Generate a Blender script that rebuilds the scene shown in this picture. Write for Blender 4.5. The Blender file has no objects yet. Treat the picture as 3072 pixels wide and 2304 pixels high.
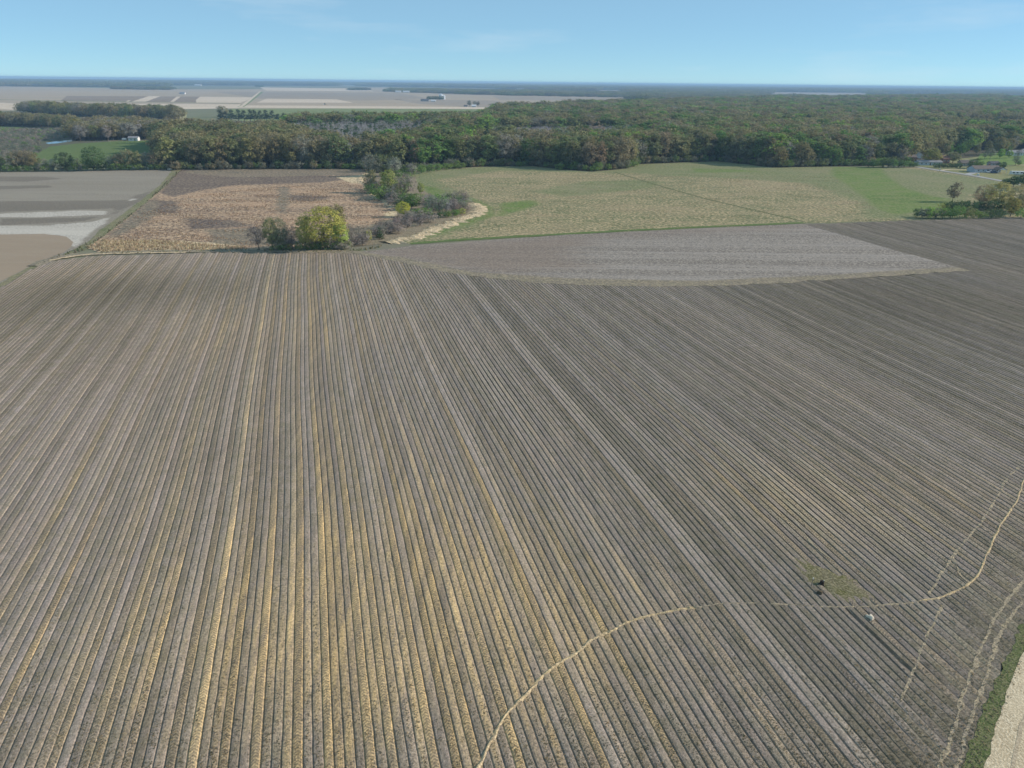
import bpy, bmesh, math, random
import numpy as np
from mathutils import Vector, Matrix, noise

# ------------------------------------------------------------------ camera, sky, sun
SC = bpy.context.scene
COL = SC.collection
W0, H0, F0 = 3072.0, 2304.0, 2190.0          # photograph pixels and focal length in those pixels
CAMH = 60.0
PITCH = math.atan(906.0 / F0)
ROLL = 0.0107
SUN_EL, SUN_AZ = math.radians(27), math.radians(84)   # azimuth measured clockwise from +Y (view direction)

_f = Vector((0, math.cos(PITCH), -math.sin(PITCH)))
_r0 = Vector((1, 0, 0)); _u0 = Vector((0, math.sin(PITCH), math.cos(PITCH)))
_r = _r0 * math.cos(ROLL) + _u0 * math.sin(ROLL)
_u = -_r0 * math.sin(ROLL) + _u0 * math.cos(ROLL)
cd = bpy.data.cameras.new('camera'); cam = bpy.data.objects.new('camera', cd); COL.objects.link(cam)
cd.sensor_width = 36; cd.lens = 36 * F0 / W0; cd.clip_start = 0.5; cd.clip_end = 120000
cam.matrix_world = Matrix(((_r.x, _u.x, -_f.x, 0), (_r.y, _u.y, -_f.y, 0), (_r.z, _u.z, -_f.z, CAMH), (0, 0, 0, 1)))
SC.camera = cam

wd = bpy.data.worlds.new('World'); SC.world = wd; wd.use_nodes = True
wt = wd.node_tree; wt.nodes.clear()
sky = wt.nodes.new('ShaderNodeTexSky'); sky.sky_type = 'NISHITA'; sky.sun_disc = False
sky.sun_elevation = SUN_EL; sky.sun_rotation = SUN_AZ
sky.altitude = 5500; sky.air_density = 1.0; sky.dust_density = 0.0; sky.ozone_density = 10
bg = wt.nodes.new('ShaderNodeBackground'); bg.inputs[1].default_value = 0.113
wo = wt.nodes.new('ShaderNodeOutputWorld')
# thin high cloud: stretched noise on the sky direction
tc = wt.nodes.new('ShaderNodeTexCoord'); mp = wt.nodes.new('ShaderNodeMapping'); mp.inputs['Scale'].default_value = (1.6, 1.6, 11)
nz = wt.nodes.new('ShaderNodeTexNoise'); nz.inputs['Scale'].default_value = 2.3; nz.inputs['Detail'].default_value = 5; nz.inputs['Roughness'].default_value = 0.55
mr = wt.nodes.new('ShaderNodeMapRange'); mr.inputs[1].default_value = 0.56; mr.inputs[2].default_value = 0.80; mr.inputs[3].default_value = 0; mr.inputs[4].default_value = 0.34
mx = wt.nodes.new('ShaderNodeMix'); mx.data_type = 'RGBA'; mx.inputs[7].default_value = (5.6, 6.6, 7.3, 1)
wl = wt.links.new
wl(tc.outputs['Generated'], mp.inputs[0]); wl(mp.outputs[0], nz.inputs[0]); wl(nz.outputs[0], mr.inputs[0])
wb = wt.nodes.new('ShaderNodeMix'); wb.data_type = 'RGBA'; wb.blend_type = 'MULTIPLY'; wb.inputs[0].default_value = 1; wb.inputs[7].default_value = (1.6, 1.42, 1.0, 1)
wl(mr.outputs[0], mx.inputs[0]); wl(sky.outputs[0], wb.inputs[6]); vl = wt.nodes.new('ShaderNodeMix'); vl.data_type = 'RGBA'; vl.inputs[0].default_value = .55; vl.inputs[7].default_value = (3.15, 5.15, 6.4, 1)   # even veil of thin cirrus
wl(wb.outputs[2], vl.inputs[6]); wl(vl.outputs[2], mx.inputs[6]); wl(mx.outputs[2], bg.inputs[0]); wl(bg.outputs[0], wo.inputs[0])

sd = bpy.data.lights.new('sun', 'SUN'); sun = bpy.data.objects.new('sun', sd); COL.objects.link(sun)
sd.energy = 4.7; sd.angle = math.radians(0.6); sd.color = (1.0, 0.885, 0.79)
sdir = Vector((math.sin(SUN_AZ) * math.cos(SUN_EL), math.cos(SUN_AZ) * math.cos(SUN_EL), math.sin(SUN_EL)))
sun.rotation_euler = sdir.to_track_quat('Z', 'Y').to_euler(); sun.location = (0, 0, 300)

SC.view_settings.view_transform = 'Standard'; SC.view_settings.look = 'None'
SC.view_settings.exposure = 0.15; SC.view_settings.gamma = 1
SC.cycles.use_denoising = True
SC.cycles.max_bounces = 5; SC.cycles.diffuse_bounces = 2; SC.cycles.glossy_bounces = 2; SC.cycles.transmission_bounces = 3
SC.cycles.volume_bounces = 0; SC.cycles.transparent_max_bounces = 8

R = random.Random(7)

def G(px, py, z=0.0):
    """photo pixel -> point on the level ground at height z"""
    d = _f + _r * ((px - W0 / 2) / F0) + _u * ((H0 / 2 - py) / F0)
    if d.z > -0.0006: d.z = -0.0006
    t = (z - CAMH) / d.z
    return Vector((d.x * t, d.y * t, z))
def topz(base, px, py):
    """height above the ground seen at pixel row py on an upright thing standing at base"""
    d = _f + _r * ((px - W0 / 2) / F0) + _u * ((H0 / 2 - py) / F0)
    return CAMH + d.z * base.y / d.y
def mpp(p):
    """metres for one photo pixel at point p"""
    return (p - Vector((0, 0, CAMH))).dot(_f) / F0

# ------------------------------------------------------------------ node helpers
def mat(name):
    m = bpy.data.materials.new(name); m.use_nodes = True; m.node_tree.nodes.clear(); return m
class N:
    def __init__(s, m): s.t = m.node_tree; s.m = m
    def n(s, ty, **kw):
        x = s.t.nodes.new('ShaderNode' + ty)
        for k, v in kw.items(): setattr(x, k, v)
        return x
    def l(s, a, b): s.t.links.new(a, b)
    def put(s, sock, v):
        if hasattr(v, 'is_linked') or hasattr(v, 'links'): s.l(v, sock)
        elif isinstance(v, (tuple, list)) and len(v) == 3 and sock.type == 'RGBA': sock.default_value = (*v, 1)
        else: sock.default_value = v
    def math(s, op, a, b=0.0, c=None, clamp=False):
        x = s.n('Math', operation=op, use_clamp=clamp); s.put(x.inputs[0], a); s.put(x.inputs[1], b)
        if c is not None: s.put(x.inputs[2], c)
        return x.outputs[0]
    def mix(s, f, a, b, bt='MIX'):
        x = s.n('Mix', data_type='RGBA', blend_type=bt); s.put(x.inputs[0], f); s.put(x.inputs[6], a); s.put(x.inputs[7], b); return x.outputs[2]
    def rng(s, v, a, b, c=0.0, d=1.0):
        x = s.n('MapRange'); s.put(x.inputs[0], v)
        for i, q in enumerate((a, b, c, d)): x.inputs[i + 1].default_value = q
        return x.outputs[0]
    def attr(s, name, kind='GEOMETRY', out='Fac'):
        x = s.n('Attribute', attribute_type=kind, attribute_name=name); return x.outputs[out]
    def pos(s, ang=0.0, scale=(1, 1, 1)):
        g = s.n('NewGeometry'); m = s.n('Mapping'); m.inputs['Rotation'].default_value = (0, 0, ang); m.inputs['Scale'].default_value = scale
        s.l(g.outputs['Position'], m.inputs[0]); return m.outputs[0]
    def noise(s, vec, sc, det=3, rough=0.55, out=0):
        x = s.n('TexNoise'); s.l(vec, x.inputs['Vector']); x.inputs['Scale'].default_value = sc; x.inputs['Detail'].default_value = det; x.inputs['Roughness'].default_value = rough
        return x.outputs[out]
    def bump(s, h, st, dist):
        x = s.n('Bump'); x.inputs['Strength'].default_value = st; x.inputs['Distance'].default_value = dist; s.put(x.inputs['Height'], h); return x.outputs[0]
    def out(s, col, rough=0.95, nrm=None, spec=0.1, metal=0.0, trans=None):
        b = s.n('BsdfPrincipled'); s.put(b.inputs['Base Color'], col); s.put(b.inputs['Roughness'], rough)
        b.inputs['Specular IOR Level'].default_value = spec; b.inputs['Metallic'].default_value = metal
        if nrm is not None: s.l(nrm, b.inputs['Normal'])
        o = s.n('OutputMaterial')
        if trans:
            tr = s.n('BsdfTranslucent'); s.put(tr.inputs[0], col); ms = s.n('MixShader'); ms.inputs[0].default_value = trans
            s.l(b.outputs[0], ms.inputs[1]); s.l(tr.outputs[0], ms.inputs[2]); s.l(ms.outputs[0], o.inputs[0])
        else: s.l(b.outputs[0], o.inputs[0])
        return s.m
MATS = {}
def plain(name, col, rough=0.8, var=0.25, sc=1.2, spec=0.2, metal=0.0):
    """painted or bare surface with wear"""
    if name in MATS: return MATS[name]
    k = N(mat(name)); p = k.pos(); f = k.noise(p, sc, 4)
    c = k.mix(k.rng(f, 0.3, 0.75), tuple(x * (1 - var) for x in col), tuple(min(1, x * (1 + var * 0.5)) for x in col))
    MATS[name] = k.out(c, rough, None, spec, metal); return MATS[name]
def ground(name, cols, s_big=0.02, s_mid=0.15, s_fine=1.5, ang=0.0, stretch=(1, 1, 1), lo=0.36, hi=0.64, fine=0.25, bump=0.3, bd=0.25):
    """field surface: cols[0..1] big patches, cols[2] mid patches, cols[3] fine flecks"""
    k = N(mat(name)); p = k.pos(ang, stretch); q = k.pos()
    a = k.noise(p, s_big, 4, 0.6); b = k.noise(p, s_mid, 4, 0.62); c = k.noise(q, s_fine, 3, 0.7)
    col = k.mix(k.rng(a, lo, hi), cols[0], cols[1])
    col = k.mix(k.rng(b, 0.48, 0.68), col, cols[2])
    col = k.mix(k.rng(k.math('ADD', c, k.math('MULTIPLY', b, 0.35)), 0.62, 0.84), col, cols[3])
    g = k.rng(c, 0.25, 0.75, 1 - fine, 1 + fine)
    col = k.mix(1.0, col, k.comb(g), 'MULTIPLY')
    return k.out(col, 0.97, k.bump(c, bump, bd), 0.05)
def _comb(s, v):
    x = s.n('CombineColor'); [s.l(v, x.inputs[i]) for i in range(3)]; return x.outputs[0]
N.comb = _comb

# ------------------------------------------------------------------ mesh helpers
def link(o, parent=None):
    COL.objects.link(o)
    if parent is not None: o.parent = parent
    return o
def mesh(name, v, f, m=None, smooth=False):
    me = bpy.data.meshes.new(name); me.from_pydata([tuple(x) for x in v], [], f); me.update()
    if m is not None: me.materials.append(m)
    if smooth: me.polygons.foreach_set('use_smooth', [True] * len(me.polygons))
    return me
def obj(name, me, parent=None, loc=None):
    o = bpy.data.objects.new(name, me)
    if loc is not None: o.location = loc
    return link(o, parent)
def tag(o, label=None, cat=None, group=None, kind=None):
    if label: o['label'] = label
    if cat: o['category'] = cat
    if group: o['group'] = group
    if kind: o['kind'] = kind
    return o
def thing(name, loc, label, cat, group=None, rz=0.0, sc=None):
    o = bpy.data.objects.new(name, None); o.empty_display_size = 0.5; o.location = loc; o.rotation_euler = (0, 0, rz)
    if sc is not None: o.scale = sc
    link(o); return tag(o, label, cat, group)
def ragged(pts, amp, step):
    """ground polygon with an uneven edge"""
    out = []
    for i, a in enumerate(pts):
        b = pts[(i + 1) % len(pts)]; L = (b - a).length; n = max(1, min(40, int(L / step))); nr = Vector((-(b - a).y, (b - a).x, 0)); nr.normalize()
        for j in range(n):
            p = a.lerp(b, j / n)
            if amp: p = p + nr * amp * (noise.noise(p * (0.7 / max(step, .1))) + 0.5 * noise.noise(p * (2.1 / max(step, .1))))
            out.append(p)
    return out
def sheet(name, px, z, m, amp=0.6, step=6.0, label=None):
    """a flat patch of ground traced on the ground plane"""
    pts = [G(*q) if len(q) == 2 else Vector((q[0], q[1], 0)) for q in px]
    pts = ragged(pts, amp, step)
    bm = bmesh.new(); vs = [bm.verts.new((p.x, p.y, z)) for p in pts]
    fc = bm.faces.new(vs); bmesh.ops.triangulate(bm, faces=[fc]); bm.normal_update()
    for f in bm.faces:
        if f.normal.z < 0: f.normal_flip()
    me = bpy.data.meshes.new(name); bm.to_mesh(me); bm.free(); me.materials.append(m)
    o = obj(name, me); o['kind'] = 'structure'
    if label: o['label'] = label
    return o
def ribbon(name, px, width, z0, m, hump=0.0, step=3.0, zf=None, jit=0.0, kind='structure', label=None, parent=None, crown=3):
    """a strip that follows a line on the ground; hump raises its middle, zf(x,y) drapes it"""
    pts = [G(*q) for q in px]; line = []
    for i in range(len(pts) - 1):
        p0 = pts[max(i - 1, 0)]; p1 = pts[i]; p2 = pts[i + 1]; p3 = pts[min(i + 2, len(pts) - 1)]
        n = max(1, int((p2 - p1).length / step))
        for j in range(n):
            t = j / n
            line.append(0.5 * ((2 * p1) + (p2 - p0) * t + (2 * p0 - 5 * p1 + 4 * p2 - p3) * t * t + (3 * p1 - p0 - 3 * p2 + p3) * t ** 3))
    line.append(pts[-1]); v = []; f = []; k = crown
    for i, p in enumerate(line):
        d = line[min(i + 1, len(line) - 1)] - line[max(i - 1, 0)]; d.normalize(); nr = Vector((d.y, -d.x, 0))
        wj = width * (1 + jit * noise.noise(p * 0.9)); off = nr * (jit * width * 0.6 * noise.noise(p * 0.35 + Vector((9, 0, 0))))
        for c in range(k):
            s = c / (k - 1) * 2 - 1; q = p + off + nr * (wj * 0.5 * s)
            z = z0 + hump * (1 - s * s) * (1 + jit * 1.4 * noise.noise(q * 1.7))
            if zf: z += zf(q.x, q.y)
            v.append((q.x, q.y, z))
    for i in range(len(line) - 1):
        for c in range(k - 1):
            a = i * k + c; f.append((a, a + 1, a + k + 1, a + k))
    me = mesh(name, v, f, m)
    if sum(p.normal.z for p in me.polygons) < 0: me.flip_normals()
    o = obj(name, me, parent)
    if kind: o['kind'] = kind
    if label: o['label'] = label
    return o
def tube(bm, p0, p1, r0, r1, n=6, mi=0):
    p0 = Vector(p0); p1 = Vector(p1); q = (p1 - p0).to_track_quat('Z', 'Y')
    a = [bm.verts.new(p0 + q @ Vector((r0 * math.cos(6.2832 * i / n), r0 * math.sin(6.2832 * i / n), 0))) for i in range(n)]
    b = [bm.verts.new(p1 + q @ Vector((r1 * math.cos(6.2832 * i / n), r1 * math.sin(6.2832 * i / n), 0))) for i in range(n)]
    for i in range(n):
        f = bm.faces.new((a[i], a[(i + 1) % n], b[(i + 1) % n], b[i])); f.material_index = mi
    f = bm.faces.new(b); f.material_index = mi
def box(bm, c, s, rz=0.0, mi=0, taper=None):
    c = Vector(c); vs = []
    for k in (-1, 1):
        for j in (-1, 1):
            for i in (-1, 1):
                t = taper if (taper and k > 0) else (1, 1)
                p = Vector((i * s[0] / 2 * t[0], j * s[1] / 2 * t[1], k * s[2] / 2)); p.rotate(Matrix.Rotation(rz, 3, 'Z')); vs.append(bm.verts.new(c + p))
    for q in ((0, 2, 3, 1), (4, 5, 7, 6), (0, 1, 5, 4), (2, 6, 7, 3), (0, 4, 6, 2), (1, 3, 7, 5)):
        f = bm.faces.new([vs[i] for i in q]); f.material_index = mi
def done(bm, name, m, parent=None, bevel=0.0):
    if bevel: bmesh.ops.bevel(bm, geom=list(bm.edges), offset=bevel, segments=1, affect='EDGES')
    bmesh.ops.recalc_face_normals(bm, faces=list(bm.faces))
    me = bpy.data.meshes.new(name); bm.to_mesh(me); bm.free()
    for x in (m if isinstance(m, (list, tuple)) else [m]): me.materials.append(x)
    return obj(name, me, parent) if parent is not False else me
def inside(pts, poly):
    x, y = pts[:, 0], pts[:, 1]; r = np.zeros(len(pts), bool); n = len(poly); j = n - 1
    for i in range(n):
        xi, yi = poly[i][0], poly[i][1]; xj, yj = poly[j][0], poly[j][1]
        c = ((yi > y) != (yj > y)) & (x < (xj - xi) * (y - yi) / ((yj - yi) if yj != yi else 1e-9) + xi); r ^= c; j = i
    return r

# ------------------------------------------------------------------ materials
ROWANG = math.atan2((900 - W0 / 2) / F0, math.cos(PITCH) + 0)        # rough, refined below
_d = _f + _r * ((905 - W0 / 2) / F0) + _u * ((H0 / 2 - 250.6) / F0); ROWDIR = Vector((_d.x, _d.y, 0)).normalized()
ROWU = Vector((ROWDIR.y, -ROWDIR.x, 0)); ROWA = math.atan2(ROWDIR.x, ROWDIR.y)
STRIPDIR = (G(2833, 790) - G(1900, 862)).normalized()

def bed_material():
    k = N(mat('tilled_bed_soil')); q = k.pos()
    s = k.pos(ROWA, (1, 0.06, 1))                          # streaks along the rows
    tanv = k.attr('tanv'); shade = k.attr('shade'); bu = k.attr('bu'); bv = k.attr('bv'); tread = k.attr('tread'); grn = k.attr('grn')
    big = k.noise(q, 0.022, 4, 0.6); fin = k.noise(q, 3.4, 4, 0.75); stk = k.noise(s, 1.1, 3, 0.6); mid = k.noise(q, 0.5, 3, 0.6)
    col = k.mix(k.rng(big, 0.35, 0.65), (0.280, 0.240, 0.212), (0.305, 0.246, 0.200))
    col = k.mix(k.rng(k.math('ADD', mid, k.math('MULTIPLY', grn, 0.35)), 0.45, 0.95), col, (0.215, 0.188, 0.135))
    tf = k.math('MULTIPLY', tanv, k.rng(k.math('ADD', k.math('MULTIPLY', fin, 0.8), k.math('MULTIPLY', stk, 0.6)), 0.45, 0.85), clamp=True)
    col = k.mix(tf, col, (0.58, 0.41, 0.20))
    col = k.mix(k.math('MULTIPLY', k.rng(fin, 0.58, 0.75), 0.45), col, (0.48, 0.41, 0.32))
    ab = k.math('ABSOLUTE', bu)
    saw = k.math('FRACT', k.math('ADD', k.math('MULTIPLY', bv, 2.6), k.math('MULTIPLY', ab, 2.2)))
    lug = k.math('MULTIPLY', k.math('MULTIPLY', tread, k.math('GREATER_THAN', saw, 0.5)), k.math('LESS_THAN', ab, 0.34))
    col = k.mix(k.math('MULTIPLY', lug, 0.5), col, (0.13, 0.115, 0.08))
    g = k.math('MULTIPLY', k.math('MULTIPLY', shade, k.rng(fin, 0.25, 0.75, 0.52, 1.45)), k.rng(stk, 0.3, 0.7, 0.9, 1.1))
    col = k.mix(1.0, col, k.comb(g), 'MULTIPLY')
    h = k.math('SUBTRACT', k.math('ADD', fin, k.math('MULTIPLY', mid, 0.6)), k.math('MULTIPLY', lug, 0.5))
    return k.out(col, 0.97, k.bump(h, 0.7, 0.14), 0.04)
M_BED = bed_material()
M_STRAW = ground('straw_covered_soil', [(0.44, 0.34, 0.19), (0.34, 0.26, 0.16), (0.26, 0.21, 0.15), (0.54, 0.43, 0.26)], 0.4, 1.2, 5.0, fine=0.35)
M_TRACK = ground('pressed_pale_soil', [(0.32, 0.265, 0.18), (0.26, 0.225, 0.175), (0.245, 0.21, 0.17), (0.42, 0.34, 0.215)], 0.25, 0.9, 5.0, fine=0.4)
M_STRIP = ground('strip_field_soil', [(0.215, 0.185, 0.15), (0.25, 0.235, 0.215), (0.195, 0.175, 0.15), (0.31, 0.275, 0.23)], 0.09, 0.5, 1.6,
                 ang=-math.atan2(STRIPDIR.y, STRIPDIR.x), stretch=(0.04, 1, 1), fine=0.2)
M_GROUND = ground('open_land', [(0.20, 0.185, 0.14), (0.17, 0.19, 0.10), (0.25, 0.22, 0.17), (0.15, 0.16, 0.08)], 0.002, 0.008, 0.05, fine=0.12, bump=0.05)
M_BARE = ground('bare_field_soil', [(0.22, 0.19, 0.15), (0.25, 0.22, 0.175), (0.19, 0.165, 0.135), (0.28, 0.25, 0.2)], 0.012, 0.06, 0.9, ang=0.05, stretch=(0.25, 1, 1), fine=0.12)
M_BAREDK = ground('damp_dark_soil', [(0.165, 0.145, 0.115), (0.20, 0.175, 0.14), (0.15, 0.13, 0.105), (0.22, 0.19, 0.15)], 0.02, 0.1, 0.9, ang=0.05, stretch=(0.2, 1, 1), fine=0.12)
M_SAND = ground('pale_sandy_soil', [(0.44, 0.40, 0.34), (0.31, 0.28, 0.23), (0.26, 0.225, 0.18), (0.50, 0.46, 0.40)], 0.025, 0.12, 0.9, ang=0.05, stretch=(0.25, 1, 1), fine=0.12)
M_TAN = ground('worked_tan_soil', [(0.34, 0.265, 0.19), (0.30, 0.235, 0.17), (0.36, 0.29, 0.21), (0.28, 0.225, 0.165)], 0.02, 0.25, 1.2, ang=0.9, stretch=(0.12, 1, 1), fine=0.1)
M_FALLOW = ground('dry_fallow_weeds', [(0.175, 0.135, 0.10), (0.47, 0.31, 0.165), (0.165, 0.14, 0.10), (0.44, 0.31, 0.17)], 0.028, 0.13, 1.1, stretch=(0.55, 1, 1), lo=0.36, hi=0.6, fine=0.4, bump=0.6, bd=0.6)
M_MEADOW = ground('patchy_meadow', [(0.15, 0.18, 0.075), (0.34, 0.27, 0.155), (0.17, 0.19, 0.085), (0.42, 0.33, 0.19)], 0.022, 0.11, 1.2, stretch=(0.55, 1, 1), lo=0.36, hi=0.58, fine=0.35, bump=0.5, bd=0.5)
M_MEADOWFAR = ground('greener_meadow', [(0.17, 0.20, 0.075), (0.235, 0.23, 0.115), (0.13, 0.18, 0.055), (0.25, 0.24, 0.12)], 0.02, 0.1, 1.0, stretch=(0.4, 1, 1), fine=0.2)
M_GREEN = ground('fresh_green_grass', [(0.13, 0.205, 0.045), (0.10, 0.175, 0.04), (0.185, 0.23, 0.07), (0.19, 0.24, 0.08)], 0.02, 0.09, 0.9, fine=0.2)
M_LAWN = ground('mown_lawn', [(0.17, 0.19, 0.075), (0.26, 0.23, 0.125), (0.13, 0.18, 0.055), (0.28, 0.26, 0.13)], 0.03, 0.12, 0.9, fine=0.2)
M_PASTURE = ground('green_pasture', [(0.10, 0.15, 0.045), (0.12, 0.165, 0.055), (0.085, 0.135, 0.04), (0.14, 0.17, 0.07)], 0.01, 0.05, 0.5, fine=0.12)
M_VERGE = ground('rough_verge_grass', [(0.13, 0.155, 0.07), (0.22, 0.19, 0.13), (0.10, 0.13, 0.05), (0.29, 0.25, 0.15)], 0.06, 0.3, 1.6, fine=0.35, bump=0.6)
M_VERGEG = ground('green_verge_grass', [(0.095, 0.13, 0.045), (0.14, 0.155, 0.07), (0.075, 0.105, 0.035), (0.2, 0.18, 0.10)], 0.2, 0.8, 4.0, fine=0.35, bump=0.6)
M_DITCH = ground('grey_ditch_weeds', [(0.19, 0.16, 0.11), (0.25, 0.20, 0.14), (0.15, 0.14, 0.085), (0.30, 0.25, 0.17)], 0.08, 0.3, 1.4, fine=0.3)
M_HEAD = ground('headland_soil', [(0.20, 0.175, 0.13), (0.235, 0.195, 0.15), (0.165, 0.16, 0.10), (0.31, 0.26, 0.18)], 0.1, 0.4, 1.6, fine=0.3, bump=0.6)
M_BANK = ground('dry_bank_grass', [(0.50, 0.395, 0.25), (0.42, 0.33, 0.21), (0.31, 0.24, 0.165), (0.58, 0.47, 0.31)], 0.1, 0.4, 1.6, fine=0.3, bump=0.6)
M_SOILRD = ground('dirt_road_sand', [(0.48, 0.385, 0.25), (0.57, 0.47, 0.32), (0.38, 0.30, 0.19), (0.62, 0.53, 0.38)], 0.15, 0.6, 5.0, ang=-.25, stretch=(1, .25, 1), fine=0.25, bump=.5)
M_ASPH = ground('worn_asphalt', [(0.33, 0.32, 0.30), (0.37, 0.36, 0.34), (0.30, 0.29, 0.27), (0.38, 0.37, 0.35)], 0.05, 0.3, 2.0, fine=0.08, bump=0.05)
M_FLOOR = ground('leaf_litter_floor', [(0.085, 0.07, 0.05), (0.075, 0.08, 0.04), (0.06, 0.055, 0.04), (0.11, 0.095, 0.065)], 0.03, 0.15, 0.8, fine=0.3)
M_SCRUB = ground('scrubby_marsh', [(0.13, 0.12, 0.085), (0.10, 0.115, 0.06), (0.16, 0.14, 0.11), (0.075, 0.085, 0.05)], 0.01, 0.05, 0.3, stretch=(0.5, 1, 1), fine=0.25)
def far_field(name, a, b):
    return ground(name, [a, b, tuple(x * 0.9 for x in a), tuple(x * 1.1 for x in b)], 0.004, 0.012, 0.1, stretch=(0.3, 1, 1), lo=.42, hi=.58, fine=0.1, bump=0.02)
M_FBEIGE = far_field('far_beige_soil', (0.40, 0.315, 0.225), (0.35, 0.29, 0.215))
M_FPALE = far_field('far_pale_soil', (0.52, 0.42, 0.31), (0.58, 0.48, 0.37))
M_FGREY = far_field('far_grey_soil', (0.32, 0.265, 0.205), (0.29, 0.245, 0.195))
M_FDARK = far_field('far_dark_soil', (0.23, 0.18, 0.135), (0.26, 0.205, 0.155))
M_FGREEN = far_field('far_green_crop', (0.16, 0.20, 0.075), (0.20, 0.225, 0.10))
M_FYEL = far_field('far_yellow_grass', (0.30, 0.29, 0.13), (0.36, 0.33, 0.17))
k = N(mat('pond_water')); M_WATER = k.out((0.03, 0.04, 0.045), 0.06, k.bump(k.noise(k.pos(), 0.8, 2), 0.06, 0.1), 0.5)

def foliage(name, trans=0.4):
    k = N(mat(name)); t = k.attr('tint', 'INSTANCER', 'Color'); lv = k.attr('lv')
    c = k.mix(1.0, t, k.comb(k.rng(lv, 0, 1, 0.8, 1.2)), 'MULTIPLY')
    return k.out(c, 0.8, None, 0.12, 0.0, trans)
M_LEAF = foliage('tree_leaves')
M_TWIG = foliage('bare_twigs', None)
k = N(mat('tree_bark')); p = k.pos(0, (1, 1, 0.2)); b = k.noise(p, 2.5, 4, 0.7)
M_BARK = k.out(k.mix(k.rng(b, 0.3, 0.7), (0.09, 0.075, 0.06), (0.19, 0.165, 0.14)), 0.95, k.bump(b, 0.6, 0.05), 0.05)
k = N(mat('weathered_dead_wood')); p = k.pos(0, (1, 1, 0.2)); b = k.noise(p, 2.5, 4, 0.7)
M_DEAD = k.out(k.mix(k.rng(b, 0.3, 0.7), (0.27, 0.26, 0.26), (0.42, 0.405, 0.40)), 0.95, None, 0.05)

# ------------------------------------------------------------------ feathered ground patches
from mathutils.geometry import delaunay_2d_cdt
def softmask(P, polys, feather):
    """1 inside the polygons, fading over feather metres at their edge"""
    best = np.full(len(P), -1e9)
    for poly in polys:
        Q = np.array([(q.x, q.y) for q in (G(*p) for p in poly)]); d = np.full(len(P), 1e9)
        for a in range(len(Q)):
            A, B = Q[a], Q[(a + 1) % len(Q)]; AB = B - A; t = np.clip(((P - A) @ AB) / (AB @ AB + 1e-9), 0, 1); d = np.minimum(d, np.linalg.norm(P - A - t[:, None] * AB, axis=1))
        best = np.maximum(best, np.where(inside(P, Q), d, -d))
    return np.clip(.5 + best / (2 * feather), 0, 1)
def patch(name, px, z, m, step, masks, amp=0.8, rstep=5.0, label=None):
    """ground patch with a fine inner mesh that carries the blend weights w0, w1, ... of its surfaces"""
    rim = ragged([G(*q) for q in px], amp, rstep); Q = np.array([(p.x, p.y) for p in rim]); lo = Q.min(0); hi = Q.max(0)
    gx, gy = np.meshgrid(np.arange(lo[0], hi[0], step), np.arange(lo[1], hi[1], step)); C = np.stack([gx.ravel(), gy.ravel()], 1)
    C = C[inside(C, Q)]; C = C[np.abs(C[:, 0]) < C[:, 1] * .8 + 90]
    vs = [Vector(q) for q in Q] + [Vector(q) for q in C]
    r_ = delaunay_2d_cdt(vs, [], [list(range(len(Q)))], 1, .01)
    P = np.array([(q.x, q.y) for q in r_[0]]); me = mesh(name, [(q[0], q[1], z) for q in P], [tuple(f) for f in r_[2]], m)
    if sum(p.normal.z for p in me.polygons) < 0: me.flip_normals()
    for c, (polys, fe) in enumerate(masks):
        at = me.attributes.new('w%d' % c, 'FLOAT', 'POINT'); at.data.foreach_set('value', softmask(P, polys, fe).astype(np.float32))
    o = obj(name, me); o['kind'] = 'structure'
    if label: o['label'] = label
    return o
def blended(name, sets, s_big, s_mid, s_fine, stretch=(1, 1, 1), ang=0.0, fine=.3, bump=.5, bd=.4, lo=.42, hi=.58, ragged_w=1.3):
    k = N(mat(name)); p = k.pos(ang, stretch); q = k.pos(); a = k.noise(p, s_big, 4, .6); b = k.noise(p, s_mid, 4, .62); c = k.noise(q, s_fine, 3, .7); col = None
    ra = k.rng(a, lo, hi); rbm = k.rng(b, .47, .60); rc = k.rng(k.math('ADD', c, k.math('MULTIPLY', b, .4)), .66, .80)
    for i, cs in enumerate(sets):
        x = k.mix(rc, k.mix(rbm, k.mix(ra, cs[0], cs[1]), cs[2]), cs[3])
        if col is None: col = x
        else:
            w = k.math('ADD', k.attr('w%d' % (i - 1)), k.math('MULTIPLY', k.math('SUBTRACT', k.math('ADD', k.math('MULTIPLY', b, .6), k.math('MULTIPLY', a, .4)), .5), ragged_w))
            col = k.mix(k.rng(w, .32, .68), col, x)
    col = k.mix(1.0, col, k.comb(k.rng(c, .25, .75, 1 - fine, 1 + fine)), 'MULTIPLY')
    return k.out(col, .97, k.bump(c, bump, bd), .05)
# ------------------------------------------------------------------ the ground
GR = 25000.0
me = mesh('ground', [(-GR, -2000, 0), (GR, -2000, 0), (GR, GR, 0), (-GR, GR, 0)], [(0, 1, 2, 3)], M_GROUND)
tag(obj('ground', me), kind='structure')
Z = 0.02
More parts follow.
